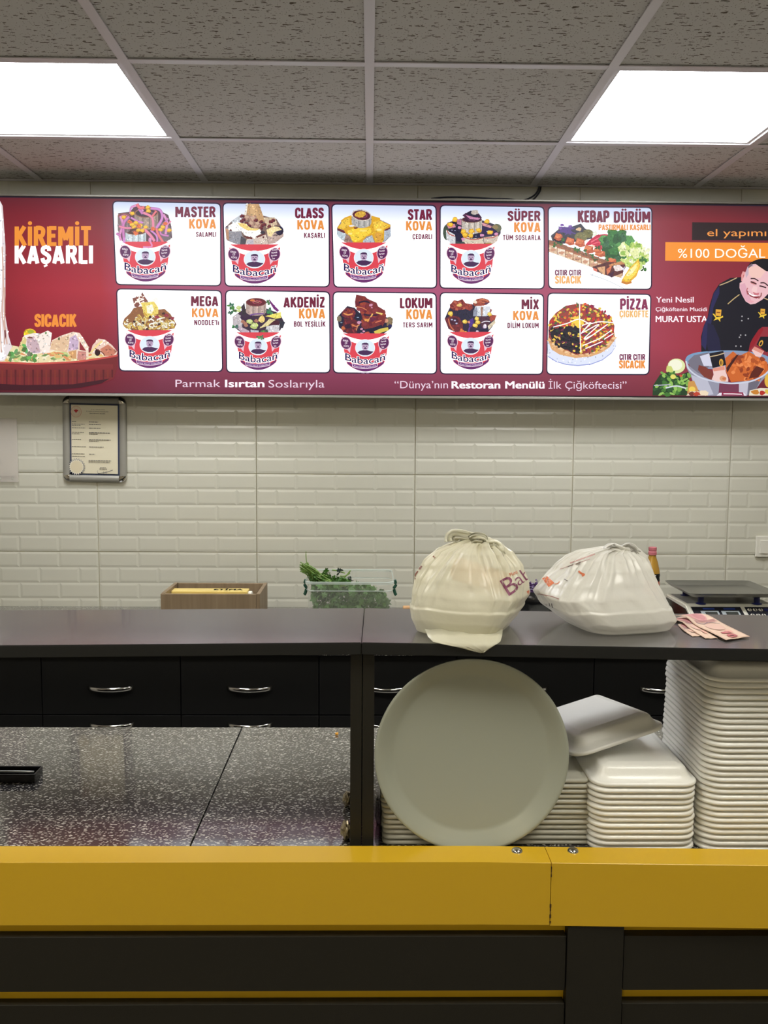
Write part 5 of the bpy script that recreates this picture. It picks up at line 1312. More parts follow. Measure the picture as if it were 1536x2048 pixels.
bm = bmesh.new()
for i in range(5): lathe(bm, [(.0, .0), (.004, 0), (.004, .0004), (0, .0004)], 12, c=(W_-.018-i*.045, 0, 0))
for v in bm.verts: v.co = Vector((v.co.x, -.0078-v.co.z, -.009+v.co.y*1.0))
o = obj('punched_strip', bm, M['greyfoam'], sl)
o['kind'] = 'stuff'
# light switch
p0, p1 = ay(1509, 1113.5, YF-.005), ay(1509, 1071.5, YF-.005)
sw = empty('light_switch', (p0.x+.043, YF-.004, (p0.z+p1.z)/2)); tag(sw, 'cream light switch at the right edge above the scale', 'switch')
h_ = (p1.z-p0.z)/2
obj('plate', B(-h_*1.05, h_*1.05, -.009, 0, -h_, h_, bev=.0025), M['white'], sw)
obj('rocker', B(-h_*.68, h_*.68, -.0135, -.009, -h_*.66, h_*.62, bev=.0015), M['white'], sw)
# cables above the sign
for i, pts in enumerate(([(1079, 366, 3.400), (1077, 378, 3.40), (1068, 391, 3.40), (1045, 401, 3.385), (1015, 403, 3.36), (985, 402.5, 3.34), (940, 400, 3.33), (895, 399.5, 3.33), (862, 402.5, 3.34)],
                         [(1082, 366, 3.400), (1080, 382, 3.40), (1070, 396, 3.39), (1056, 408, 3.38)])):
    bm = bmesh.new(); tube(bm, cat_rom([ay(a, b, y)+Vector((0, 0, .009 if a < 1030 else 0)) for a, b, y in pts], 5), .0030, 8)
    o = obj('cable', bm, M['cable'], smooth=True); tag(o, ['black cable lying along the top of the menu sign and up to the ceiling', 'short black cable dropping from the ceiling behind the menu sign'][i], 'cable')

# ================================================================ ON THE BACK WORKTOP
# wooden box with film cartons
x0, x1 = ay(321, 1188, 2.95).x, ay(512.5, 1188, 2.95).x
zt = ay(420, 1188.5, 2.95).z
wb = empty('wooden_box', ((x0+x1)/2, 2.95, WZ)); tag(wb, 'open wooden box holding wrap film cartons, on the back worktop', 'box')
hw = (x1-x0)/2; hh = zt-WZ
obj('front_panel', B(-hw, hw-.0005, 0, .012, .0005, hh, bev=.0008), M['wood'], wb)
obj('back_panel', B(-hw+.013, hw-.0005, .208, .22, .0005, hh, bev=.0008), M['wood'], wb)
for s, a in ((-1, -hw), (1, hw)):
    obj('side_panel', B(a if s > 0 else a, a+.012, .0125 if s < 0 else 0, .2195 if s > 0 else .22, .0005, hh+.0015, bev=.0008), M['wood'], wb)
obj('bottom_panel', B(-hw+.012, hw-.0005, .0125, .2075, .0005, .01), M['wood'], wb)
for i, (yy, lab) in enumerate(((3.005, 'yellow wrap film carton nearer the front of the wooden box'), (3.085, 'yellow wrap film carton at the back of the wooden box'))):
    L0 = ay(334, 1185, yy).x+.004; L1 = ay(497, 1185, yy).x
    c_ = empty('film_carton', ((L0+L1)/2, yy, WZ+.011)); tag(c_, lab, 'carton', 'film cartons in the wooden box')
    hl = (L1-L0)/2; top = hh-.024+(.004 if i else 0)
    obj('carton', B(-hl, hl, -.028, .028, 0, top, bev=.003), M['cream'], c_)
    for s in (-1, 1):
        bm = bmesh.new(); lathe(bm, [(0, 0), (.02, 0), (.021, .002), (.021, .012), (.016, .014), (0, .014)], 16)
        for v in bm.verts: v.co = Vector((s*(hl+.0002+v.co.z), v.co.x*.95, top-.024+v.co.y*.95))
        obj('end_cap', bm, M['white'], c_)['label'] = 'white plastic end cap'
    pc = Canvas(lambda x, y, l: (x, -y, top+.0006+l), k0=1)
    pc.text('ETİMA', -hl+.10 if i == 0 else .02, -hl+.20 if i == 0 else .12, .012, .026, (70, 60, 44), .03)
    pc.build('lettering', M['ink'], c_)

# clear tub with parsley
TY0, TY1 = 2.98, 3.26
x0, x1 = ay(609, 1165, TY0).x, ay(789, 1165, TY0).x
zr = ay(700, 1164, TY0).z
tub = empty('storage_tub', ((x0+x1)/2, (TY0+TY1)/2, WZ)); tag(tub, 'clear plastic tub of parsley on the back worktop', 'tub')
hx, hy, hz = (x1-x0)/2, (TY1-TY0)/2, zr-WZ
def off(rr, z): return [(x, y, z) for x, y in rr]
bm = bmesh.new()
rings = [off(rrect(hx*.88, hy*.88, .03), .0005), off(rrect(hx*.90, hy*.9, .03), .004), off(rrect(hx*.965, hy*.965, .03), hz-.018), off(rrect(hx*.97, hy*.97, .03), hz-.006)]
loft(bm, rings, cap0=True, cap1=False)
o = obj('tub_body', bm, M['clear'], tub); smooth_by_angle(o, 40)
bm = bmesh.new()
rings = [off(rrect(hx*.972, hy*.972, .03), hz-.008), off(rrect(hx, hy, .032), hz-.009), off(rrect(hx, hy, .032), hz-.002), off(rrect(hx*.985, hy*.985, .031), hz), off(rrect(hx*.968, hy*.968, .03), hz-.002)]
loft(bm, rings, False, False); o = obj('rim', bm, M['clearedge'], tub); smooth_by_angle(o, 40)
bm = bmesh.new()
rings = [off(rrect(hx*.966, hy*.966, .03), hz-.034), off(rrect(hx*.975, hy*.975, .03), hz-.032), off(rrect(hx*.968, hy*.968, .03), hz-.030)]
loft(bm, rings, False, False); obj('moulded_line', bm, M['clearedge'], tub)
for s in (-1, 1):
    bm = bmesh.new()
    tube(bm, cat_rom([(s*(hx+.004), -.02, hz-.012), (s*(hx+.008), -.02, hz-.03), (s*(hx+.002), -.02, hz-.042), (s*(hx+.006), -.02, hz-.06), (s*(hx+.010), -.02, hz-.066)], 4), .0034, 8, flat=1.6)
    obj('clip', bm, M['handlegreen'], tub, smooth=True)['label'] = 'green clip handle'
# parsley bunch
pb = empty('parsley_bunch', ((x0+x1)/2, (TY0+TY1)/2, WZ+.006)); tag(pb, 'bunch of green parsley lying in the clear tub, stems sticking out', 'parsley')
rg = random.Random(17)
bs = bmesh.new()
OX, OY = pb.location.x, pb.location.y
def loc(px, py, Y): p = ay(px, py, Y); return Vector((p.x-OX, Y-OY, p.z-WZ-.006))
for i in range(46):
    a = loc(600+rg.uniform(-1, 16), 1128+rg.uniform(-4, 16), 3.05+rg.uniform(-.03, .03)); b = loc(632+rg.uniform(-8, 26), 1162+rg.uniform(-10, 6), 3.08+rg.uniform(-.03, .03))
    m_ = (a+b)/2+Vector((0, rg.uniform(-.006, .006), rg.uniform(0, .008)))
    e = b+Vector((rg.uniform(.02, .10), rg.uniform(-.02, .04), -.03))
    tube(bs, cat_rom([a, m_, b, e], 3), .0019, 5)
tube(bs, cat_rom([loc(612, 1103, 3.08), loc(612, 1112, 3.08), loc(614, 1128, 3.08), loc(620, 1140, 3.08)], 3), .0015, 5)
for (pts) in ([(684, 1160), (692, 1152), (701, 1141)], [(680, 1152), (690, 1152), (700, 1146)], [(664, 1140), (672, 1141), (690, 1146)]):
    tube(bs, cat_rom([loc(a, b, 3.1) for a, b in pts], 3), .0022, 5)
o = obj('stems', bs, M['stem'], pb); o['kind'] = 'stuff'
def leaf3(bm, p, s_, rg, flatness=1):
    ax = Vector((rg.uniform(-1, 1), rg.uniform(-1, 1), rg.uniform(-.6, 1))).normalized()
    q = ax.to_track_quat('Z', 'Y').to_matrix()
    q = q @ Matrix.Rotation(rg.uniform(0, 6.3), 3, 'Z')
    out = [(0, -.9, 0), (.35, -.3, .1), (.95, -.35, -.1), (.62, .08, .12), (.9, .5, -.1), (.35, .42, .1), (0, 1, -.15), (-.35, .42, .1), (-.9, .5, -.1), (-.62, .08, .12), (-.95, -.35, -.1), (-.35, -.3, .1)]
    c = bm.verts.new(p+q @ Vector((0, .05, .18))*s_)
    vs = [bm.verts.new(p+q @ Vector(v)*s_) for v in out]
    for i in range(12): bm.faces.new((c, vs[i], vs[(i+1) % 12]))
bl = bmesh.new()
cnt = 0
while cnt < 900:
    px = rg.uniform(622, 782); Y = rg.uniform(3.0, 3.2)
    topy = 1168 if px < 735 else 1168+(px-735)*.55
    py = rg.uniform(topy, 1250)
    p = loc(px, py, Y)
    if abs(p.x) > hx*.86 or abs(p.y) > hy*.84 or p.z < .006 or p.z > hz-.02 and px > 700: continue
    leaf3(bl, p, rg.uniform(.008, .018), rg); cnt += 1
for i in range(260):
    px = rg.uniform(620, 700); t = (px-620)/80
    py = rg.uniform(1144+8*abs(t-.3)+10*t, 1166)
    leaf3(bl, loc(px, py, rg.uniform(3.04, 3.16)), rg.uniform(.005, .010), rg)
for (px, py, s_) in ((652, 1142, .014), (657, 1146, .013), (650, 1150, .014), (660, 1152, .012), (636, 1150, .012), (632, 1146, .010)):
    leaf3(bl, loc(px, py, 3.1), s_, rg)
o = obj('leaves', bl, M['green'], pb); o['kind'] = 'stuff'
bl = bmesh.new()
for (px, py, s_) in ((678, 1141, .012), (683, 1140, .010), (676, 1148, .009), (697, 1157, .011), (702, 1160, .011), (700, 1155, .008)): leaf3(bl, loc(px, py, 3.09), s_, rg)
o = obj('dark_leaves', bl, M['darkleaf'], pb); o['kind'] = 'stuff'

# small wooden board end left of the cream bag
p0 = ay(806, 1214.5, 2.86); tb = obj('cutting_board', B(p0.x, p0.x+.16, 2.86, 2.89, WZ, max(WZ+.012, p0.z), bev=.003), mat('beech_wood', (206, 160, 110), .5)); tag(tb, 'pale wooden cutting board lying behind the cream plastic bag', 'cutting board')

# bowl of red cabbage and white dish between the bags
cb = ay(1070, 1176, 2.99)
bw = empty('black_bowl', (cb.x, 2.99, WZ)); tag(bw, 'black bowl of red cabbage seen between the two plastic bags', 'bowl')
bz = cb.z-WZ
bm = bmesh.new(); lathe(bm, [(.0, .0), (.045, 0), (.05, .004), (.078, bz*.7), (.085, bz), (.082, bz), (.07, bz*.65), (.0, bz*.5)], 32)
obj('bowl', bm, M['black_plastic'], bw, smooth=True)
rb = random.Random(4); bm = bmesh.new()
for i in range(170):
    a = rb.uniform(0, 6.3); r_ = .07*math.sqrt(rb.random()); z = bz*.7+(.06-r_*.5)*rb.uniform(.3, 1)+.012
    p = Vector((r_*cos(a), r_*sin(a), z)); d = Vector((rb.uniform(-1, 1), rb.uniform(-1, 1), rb.uniform(-.4, .6)))*.012
    tube(bm, cat_rom([p-d, p+Vector((0, 0, .004)), p+d], 2), .0022, 4)
o = obj('red_cabbage', bm, mat('red_cabbage', (74, 40, 92), .35, var=.4, vscale=80), bw); o['kind'] = 'stuff'
wp_ = az(1096, 1216, WZ+.05)
pl = obj('white_dish', (lambda bm: (lathe(bm, [(0, 0), (.05, 0), (.052, .004), (.085, .04), (.088, .041), (.087, .044), (.082, .043), (.05, .009), (0, .008)], 36), bm)[1])(bmesh.new()), M['white'], smooth=True)
pl.location = (ay(1102, 1210, 2.845).x, 2.885, WZ); tag(pl, 'white dish with raised rim on the back worktop between the bags', 'dish')

# sauce bottle
bp_ = ay(1305.5, 1094, 3.2)
bt = empty('sauce_bottle', (bp_.x, 3.2, WZ)); tag(bt, 'sauce bottle with pink cap and dark label behind the white plastic bag', 'bottle')
TH = bp_.z-WZ
zz = lambda py: ay(1305, py, 3.2).z-WZ
gl = mat('amber_sauce', (176, 132, 44), .15, spec=.6); rd = mat('red_sauce', (150, 52, 30), .15, spec=.6)
bm = bmesh.new(); lathe(bm, [(.0125, zz(1110)), (.0135, zz(1114)), (.020, zz(1124)), (.0255, zz(1138)), (.0275, zz(1143)), (.0275, zz(1146))], 24); obj('neck', bm, gl, bt, smooth=True)
bm = bmesh.new(); lathe(bm, [(.0275, zz(1146)), (.0285, zz(1147)), (.029, zz(1151)), (.0275, zz(1154)), (.0285, zz(1160)), (.0285, zz(1161))], 24); obj('label', bm, M['black_plastic'], bt, smooth=True)
bm = bmesh.new(); lathe(bm, [(0, 0), (.026, 0), (.028, .004), (.0282, zz(1161)), (.0, zz(1161)+.0002)], 24); obj('body', bm, rd, bt, smooth=True)
bm = bmesh.new(); lathe(bm, [(.0125, zz(1110)), (.0150, zz(1109)), (.0150, zz(1104)), (.0132, zz(1102)), (.0145, zz(1100)), (.0145, TH-.001), (.012, TH), (0, TH)], 20); obj('cap', bm, mat('pink_cap', (196, 110, 116), .4, var=.25, vscale=120), bt)['label'] = 'pinkish shrink wrapped cap'
pc = Canvas(lambda x, y, l: (x, -.0292-l, zz(y)), k0=1); pc.poly([(-.010, 1147.8), (.006, 1147.6), (.006, 1149.6), (-.010, 1149.8)], (226, 226, 226)); pc.build('label_mark', M['ink'], bt)

# scale
PZ = ay(1330, 1160, 3.22).z
pfl, pfr = az(1377, 1187.5, PZ), az(1552, 1188, PZ)
yb_, yf_ = 3.22, pfl.y
xl_, xr_ = az(1331, 1160, PZ).x, az(1503, 1158.5, PZ).x
xl_ = (xl_+pfl.x)/2; xr_ = (xr_+pfr.x)/2
sc_ = empty('weighing_scale', ((xl_+xr_)/2, (yb_+yf_)/2, WZ)); tag(sc_, 'white shop scale with steel platter and number keys, right of the bottle', 'scale')
hx, hy = (xr_-xl_)/2, (yb_-yf_)/2; ph = PZ-WZ
bm = bmesh.new()
rings = [off(rrect(hx*.86, hy*.82, .01, 3), ph-.016), off(rrect(hx*.90, hy*.87, .012, 3), ph-.015), off(rrect(hx, hy, .016, 3), ph-.001), off(rrect(hx, hy, .016, 3), ph), off(rrect(hx*.985, hy*.98, .016, 3), ph), off(rrect(hx*.89, hy*.86, .012, 3), ph-.0135), off(rrect(hx*.86, hy*.82, .01, 3), ph-.0145)]
loft(bm, rings); o = obj('platter', bm, M['steel'], sc_); smooth_by_angle(o, 40)
dz = ph-.046
for sx in (-.62, .62):
    for sy in (-.55, .55):
        bm = bmesh.new(); lathe(bm, [(.017, dz+.0005), (.017, dz+.003), (.010, dz+.005), (.010, ph-.0163)], 16, c=(hx*sx, hy*sy, 0)); lathe(bm, [(.0, dz+.0005), (.017, dz+.0005)], 16, c=(hx*sx, hy*sy, 0))
        obj('platter_post', bm, M['navy'], sc_)
# body: deck, sloping keypad front
yd = -hy*.62; yfr = -hy-.075
bm = bmesh.new()
prof = [(hy*.85, .012), (hy*.85, dz), (yd, dz), (yfr, dz-.062), (yfr-.004, dz-.072), (yfr-.004, .012)]
rings = [[(sx*(hx*.98+(.0 if i else 0)), y, z) for (y, z) in prof] for i, sx in enumerate((-1, 1))]
loft(bm, rings); bmesh.ops.bevel(bm, geom=bm.edges[:], offset=.004, segments=2, affect='EDGES'); o = obj('body', bm, M['white'], sc_)
bm = bmesh.new()
rings = [[(sx, y, z) for (y, z) in ((hy*.8, .02), (hy*.8, dz-.012), (yd-.004, dz-.014), (yfr+.008, dz-.070), (yfr+.006, .02))] for sx in (-hx*.98-.0015, -hx*.98+.002)]
loft(bm, rings); obj('side_recess', bm, M['black_plastic'], sc_)
obj('deck', B(-hx*.90, hx*.90, yd+.02, hy*.75, dz, dz+.0012), mat('grey_deck', (150, 148, 142), .5), sc_)
for sx in (-.8, .8):
    for sy in (-.7, .7): obj('foot', (lambda bm: (lathe(bm, [(0, 0), (.012, 0), (.012, .012), (0, .012)], 12, c=(hx*sx, hy*sy-.01, 0)), bm)[1])(bmesh.new()), M['black_plastic'], sc_)
sn = Vector((0, -.062, yd-yfr)).normalized(); dn = Vector((0, yfr-yd, -.062))
def face(u, v, l):     # u 0..1 across, v 0..1 down the sloping front
    p = Vector((-hx*.98+u*hx*1.96, yd, dz))+dn*v+Vector((0, -(.062), -(yfr-yd))).normalized()*(.0008+l)*(1)
    return (p.x, p.y, p.z)
pc = Canvas(face, k0=1)
DK = (26, 26, 34)
pc.poly([(.045, .10), (.60, .10), (.60, .95), (.045, .95)], DK); pc.poly([(.645, .10), (.965, .10), (.965, .95), (.645, .95)], DK)
for (a, b) in ((.13, .33), (.36, .56)):
    pc.poly([(a, .26), (b, .26), (b, .55), (a, .55)], (176, 184, 186)); pc.poly([(a+.045, .30), (b-.02, .30), (b-.02, .51), (a+.045, .51)], (60, 62, 56)); pc.poly([(a+.04, .15), (b-.03, .15), (b-.03, .21), (a+.04, .21)], (44, 66, 140))
pc.poly([(.40, .60), (.53, .60), (.53, .66), (.40, .66)], (150, 50, 60)); pc.poly([(.36, .70), (.57, .70), (.57, .95), (.36, .95)], (176, 184, 186)); pc.poly([(.13, .70), (.33, .70), (.33, .95), (.13, .95)], (176, 184, 186))
pc.build('panel_print', M['ink'], sc_)
for r_ in range(4):
    for k in range(5):
        u = .685+k*.062; v = .22+r_*.21
        bm = bmesh.new(); lathe(bm, [(.0, 0), (.0072, 0), (.0068, .002), (0, .0022)], 14)
        q = Vector((0, -.062, -(yfr-yd))).normalized().to_track_quat('Z', 'Y').to_matrix(); c0 = Vector(face(u, v, .0002))
        for vv in bm.verts: vv.co = c0+q @ vv.co
        kk = obj('key', bm, M['white'] if k < 3 else M['navy'], sc_)
        if k < 3:
            ch = [['7', '8', '9'], ['4', '5', '6'], ['1', '2', '3'], ['0', '00', 'C']][r_][k]
            kc = Canvas(lambda a, b, l: face(a, b, .0027+l), k0=1)
            kc.text(ch, u-.009, u+.009, v+.055, .11, (30, 30, 34), .02, fit='w'); kc.build('lettering', M['ink'], kk)

# ================================================================ FOAM TRAYS
def tray_mesh(hx, hy, h, rad, bead, name, m, nc=6, wall=.0165, lip=.0):
    bm = bmesh.new()
    def rg_(o, z): return off(rrect(hx+o, hy+o, rad+o if rad+o > .002 else .002, nc), z)
    b = bead
    rings = [rg_(-.010, .0035), rg_(-.003, .0003), rg_(0, 0), rg_(b*.45, .0008), rg_(b*.6, b*.5), rg_(b*.45, b), rg_(0, b*1.2), rg_(-.0045, b*1.28),
             rg_(-.0045-wall*.42, h*.60), rg_(-.0045-wall*.58, h*.80), rg_(-.0045-wall*.80, h*.92), rg_(-.0045-wall*1.05, h*.975), rg_(-.0045-wall*1.3, h*.985), rg_(-.0045-wall*1.42, h+lip), rg_(-.0045-wall*1.7, h+lip*1.2)]
    loft(bm, rings, cap0=False, cap1=True)
    inner = [rg_(-.0085, .0035), rg_(-.0075-wall*.42, h*.56), rg_(-.0045-wall*1.2, h-.003)]
    loft(bm, inner, cap0=False, cap1=True)
    bmesh.ops.remove_doubles(bm, verts=bm.verts, dist=1e-5)
    bmesh.ops.recalc_face_normals(bm, faces=bm.faces)
    me = bpy.data.meshes.new(name); bm.to_mesh(me); bm.free(); me.materials.append(m)
    for p in me.polygons: p.use_smooth = True
    return me
def stack(name, me, n, x, y, z, dz, rz, seed, lab, cat, group, jit=.0012, lean=(0, 0)):
    rs = random.Random(seed)
    objs = []
    for i in range(n):
        o = bpy.data.objects.new(name, me); link(o)
        o.location = (x+rs.uniform(-jit, jit)+lean[0]*i, y+rs.uniform(-jit, jit)*.6+lean[1]*i, z+dz*i)
        o.rotation_euler = (0, 0, rz+rs.uniform(-.006, .006))
        k = n-i
        L = lab+', '+('topmost' if k == 1 else 'lowest' if k == n else '%d%s from the top' % (k, {1: 'st', 2: 'nd', 3: 'rd'}.get(k % 10 if k not in (11, 12, 13) else 0, 'th')))
        tag(o, L, cat, group); objs.append(o)
    return objs
# wide thin grey trays behind the round tray
ax0, ax1 = az(766, 1672, KZ).x, az(1180, 1680, KZ).x
tA = tray_mesh((ax1-ax0)/2-.002, .105, .012, .009, .0056, 'flat_foam_tray', M['greyfoam'], nc=4, wall=.013)
NA = 13; dA = .0086
stack('flat_foam_tray', tA, NA, (ax0+ax1)/2, 1.424+.107, KZ+.0005, dA, .0, 1, 'flat grey foam tray in the pile behind the round tray', 'foam tray', 'flat grey foam trays behind the round tray', lean=(-.0004, .0003))
# foam containers, bottom up: middle stack
bx0, bx1 = az(1172, 1688, KZ).x, az(1385, 1690, KZ).x
tB = tray_mesh((bx1-bx0)/2-.003, .112, .0305, .027, .0060, 'foam_container', M['foam'], lip=.001)
NB = 12; dB = .0098; BY = 1.3985+.1145
stB = stack('foam_container', tB, NB, (bx0+bx1)/2, BY, KZ+.0005, dB, 0, 2, 'white foam container in the short stack beside the round tray', 'foam container', 'foam containers in the short stack', jit=.0015)
cx0 = az(1389, 1690, KZ).x
tC = tray_mesh(.0916, .117, .0305, .029, .0060, 'foam_container', M['foam'], lip=.001)
NC_ = 30; dC = .0097
stack('foam_container', tC, NC_, cx0+.0948, 1.3975+.1195, KZ+.0005, dC, 0, 3, 'white foam container in the tall stack at the right edge', 'foam container', 'foam containers in the tall stack', jit=.0012, lean=(.0002, 0))
# the tilted one on top
o = bpy.data.objects.new('foam_container', tB); link(o)
tag(o, 'loose white foam container lying tilted across the short stack', 'foam container')
pt = ay(1208, 1462, 1.52)
o.location = (pt.x-.010, 1.5615, pt.z-.011)
o.rotation_euler = (R(-7), R(-13), R(14))
# round tray leaning upright
RT = .157
bm = bmesh.new()
lathe(bm, [(0, .004), (.1235, .004), (.130, .0055), (.142, .0138), (.152, .0188), (.1561, .0197), (RT, .0183), (.1552, .016), (.1447, .011), (.1337, .0028), (.1245, 0), (0, 0)], 96)
rt = obj('round_tray', bm, M['melamine'], smooth=True)
tag(rt, 'large round pale plastic tray standing on edge in front of the foam stacks', 'tray')
rcx = ay(943, 1508, 1.41).x
LEAN = R(4.0)
# local +z points to the viewer
rt.rotation_euler = (R(90)-LEAN, 0, 0)
rt.location = (rcx, 1.4105+RT*sin(LEAN)+.0005, KZ+.0005+RT*cos(LEAN)+.001)

# ================================================================ SMALL THINGS ON THE COUNTER WORKTOP
bx = az(70, 1566, KZ)
bt_ = empty('black_tray', (bx.x, bx.y, KZ)); tag(bt_, 'black rectangular tray at the left edge of the speckled worktop', 'tray')
hgt = ay(70, 1533, bx.y+.041).z-KZ
bm = bmesh.new()
box(bm, -.5, 0, 0, .003, .0005, hgt, bev=.0006); obj('front_wall', bm, M['black_plastic'], bt_)
obj('side_wall', B(-.003, 0, .0035, .042, .0005, hgt, bev=.0006), M['black_plastic'], bt_)
obj('rear_wall', B(-.5, -.0035, .042, .045, .0005, hgt, bev=.0006), M['black_plastic'], bt_)
obj('base', B(-.5, -.0035, .0035, .0415, .0005, .003), M['black_plastic'], bt_)
bm = bmesh.new(); tube(bm, cat_rom([(-.30, .020, hgt-.0045), (-.12, .022, hgt-.003), (-.05, .024, hgt-.0035), (-.012, .028, hgt-.006)], 6), .0022, 6)  # thin highlight inside the tray, built as an added steel strip
obj('highlight_strip', bm, M['steel'], bt_, smooth=True)['label'] = 'steel strip standing in for the highlight inside the tray'
# crumb
p = az(674, 1470, KZ)
bm = bmesh.new(); bmesh.ops.create_icosphere(bm, subdivisions=2, radius=.0042)
for v in bm.verts: v.co += v.co*noise.noise(v.co*400)*.5; v.co.z *= .7
o = obj('crumb', bm, mat('orange_crumb', (226, 160, 40), .5), smooth=True); o.location = (p.x, p.y, KZ+.003); tag(o, 'small orange crumb on the speckled worktop left of the post', 'crumb')
def crumple(name, p, sx, sy, sz, m, seed, sub=3):
    bm = bmesh.new(); bmesh.ops.create_icosphere(bm, subdivisions=sub, radius=1)
    for v in bm.verts:
        n1 = noise.noise(v.co*2.2+Vector((seed, 0, 0)))*.35+noise.noise(v.co*6+Vector((0, seed, 0)))*.22
        v.co *= 1+n1
        v.co = Vector((v.co.x*sx, v.co.y*sy, v.co.z*sz))
    mz = min(v.co.z for v in bm.verts)
    for v in bm.verts: v.co.z -= mz
    o = obj(name, bm, m); o.location = p; return o
foil = mat('mottled_wrapper', (140, 126, 96), .3, metal=.3, var=.6, vscale=220)
p = az(694, 1612, KZ); o = crumple('crumpled_wrapper', (p.x, p.y, KZ), .008, .016, .012, foil, 3); tag(o, 'crumpled brown wrapper beside the black post, the farther of two', 'wrapper')
p = az(693, 1678, KZ); o = crumple('crumpled_wrapper', (p.x, p.y, KZ), .009, .018, .015, foil, 8); tag(o, 'crumpled brown wrapper beside the black post, the one near the yellow band', 'wrapper')
p = az(758, 1655, KZ); o = crumple('clear_film_scrap', (p.x-.0005, p.y+.01, KZ), .006, .040, .022, mat('clear_film', (120, 110, 90), .08, spec=.8, alpha=.5), 5); tag(o, 'crumpled clear film scrap between the post and the round tray', 'film scrap')

# ================================================================ PLASTIC BAGS ON THE LEDGE
def sup(a, hx, hy, n):
    c, s = cos(a), sin(a)
    return (math.copysign(abs(c)**(2/n), c)*hx, math.copysign(abs(s)**(2/n), s)*hy)
def make_bag(name, m, Yc, lv, rz, seed, label, nseg=300, sub=10):
    """lv: (pixel y, pixel x left, pixel x right, depth half, boxiness, pleat amount, y shift)"""
    rs = random.Random(seed)
    L = []
    for (py, xl, xr, hy, n, am, dy) in lv:
        p0, p1 = ay(xl, py, Yc), ay(xr, py, Yc)
        L.append(((p0.z+p1.z)/2, (p0.x+p1.x)/2, dy, (p1.x-p0.x)/2, hy, n, am))
    L.sort()
    z00 = L[0][0]
    L = [(v[0]-z00+LZ+.0008,)+v[1:] for v in L] if abs(z00-LZ) < .03 else L
    # interpolate
    rows = []
    for i in range(len(L)-1):
        p0, p1, p2, p3 = L[max(i-1, 0)], L[i], L[i+1], L[min(i+2, len(L)-1)]
        for j in range(sub):
            t = j/sub
            rows.append(tuple((p1[k]+(p2[k]-p1[k])*(t if k in (0,) else t*t*(3-2*t)*.35+t*.65)) for k in range(7)))
    rows.append(L[-1])
    ridges = [(rs.uniform(0, 2*pi), rs.uniform(.05, .15), rs.uniform(-1, 1), rs.uniform(.35, 1.0)) for _ in range(60)]
    bm = bmesh.new(); rings = []
    x00 = L[0][1]; zlo, zhi = L[0][0], L[-1][0]
    for (z, cx, cy, hx, hy, n, am) in rows:
        ring = []
        tz = (z-zlo)/(zhi-zlo)
        # silhouette half width grows with rotation of a box: compensate
        ex = 0
        for q in range(72):
            a = 2*pi*q/72; x, y = sup(a, hx, hy, n); ex = max(ex, x*cos(rz)-y*sin(rz))
        kx = hx/ex*(1-.5*am)
        for q in range(nseg):
            a = 2*pi*q/nseg
            x, y = sup(a, hx*kx, hy, n)
            f = 0
            for (ra, rw, rh, reach) in ridges:
                d = (a-ra+pi) % (2*pi)-pi
                if abs(d) < rw: f += 1.25*rh*(1-abs(d)/rw)*max(0, min(1, (tz-(1-reach))*2.2))
            f += noise.noise(Vector((cos(a)*1.6, sin(a)*1.6, z*16+seed)))*.35*(1-tz)
            cr = 1-abs(noise.noise(Vector((cos(a)*3.2, sin(a)*3.2, z*9+seed*2))))*3.2
            f += max(0, cr)*.55*(.35+tz)
            sl = 1-abs(noise.noise(Vector((cos(a)*2.2+z*14, sin(a)*2.2-z*9, seed*3))))*4
            f += max(0, sl)*.35*(1-tz)
            k = 1+am*f
            X, Y_ = x*k, y*k
            dzz = 0
            if tz > .04: dzz = noise.noise(Vector((cos(a)*3, sin(a)*3, seed+z*9)))*.004
            ring.append((cx-x00+X*cos(rz)-Y_*sin(rz), cy+X*sin(rz)+Y_*cos(rz), z-LZ+dzz))
        rings.append(ring)
    loft(bm, rings, True, True)
    r = empty(name, (x00, Yc, LZ)); tag(r, label, 'plastic bag')
    o = obj('film', bm, m, r, smooth=True)
    return r, o
def ear(name, pts, wd, m, r, seed, n=10):
    """crumpled strip of film: pts are world points along it, wd widths"""
    P = cat_rom([Vector(p)-r.location for p in pts], 5)
    bm = bmesh.new(); rows = []
    for i, p in enumerate(P):
        t = i/(len(P)-1); tg = (P[min(i+1, len(P)-1)]-P[max(i-1, 0)]).normalized()
        a = tg.cross(Vector((.1, -1, .1))).normalized(); b = tg.cross(a).normalized()
        w_ = wd[0]+(wd[-1]-wd[0])*t if len(wd) == 2 else (wd[0]+(wd[1]-wd[0])*min(1, t*2) if t < .5 else wd[1]+(wd[2]-wd[1])*(t-.5)*2)
        rows.append([bm.verts.new(p+a*(w_*(j/n-.5))+b*(.006*sin(j*2.4+seed)*(.4+t)+.005*noise.noise(Vector((j*.6, t*4, seed)))*2)) for j in range(n+1)])
    for A, Bq in zip(rows, rows[1:]):
        for j in range(n): bm.faces.new((A[j], A[j+1], Bq[j+1], Bq[j]))
    o = obj(name, bm, m, r, smooth=True)
    md = o.modifiers.new('s', 'SOLIDIFY'); md.thickness = .0006
    return o
def knot(r, p, s_, m, seed):
    bm = bmesh.new(); bmesh.ops.create_icosphere(bm, subdivisions=4, radius=1)
    for v in bm.verts:
        d = 1+.28*sin(v.co.x*5+v.co.z*7+seed)+.2*noise.noise(v.co*3+Vector((seed, 0, 0)))
        v.co = Vector((v.co.x*s_[0]*d, v.co.y*s_[1]*d, v.co.z*s_[2]*d))
    o = obj('knot', bm, m, r, smooth=True); o.location = Vector(p)-r.location; return o
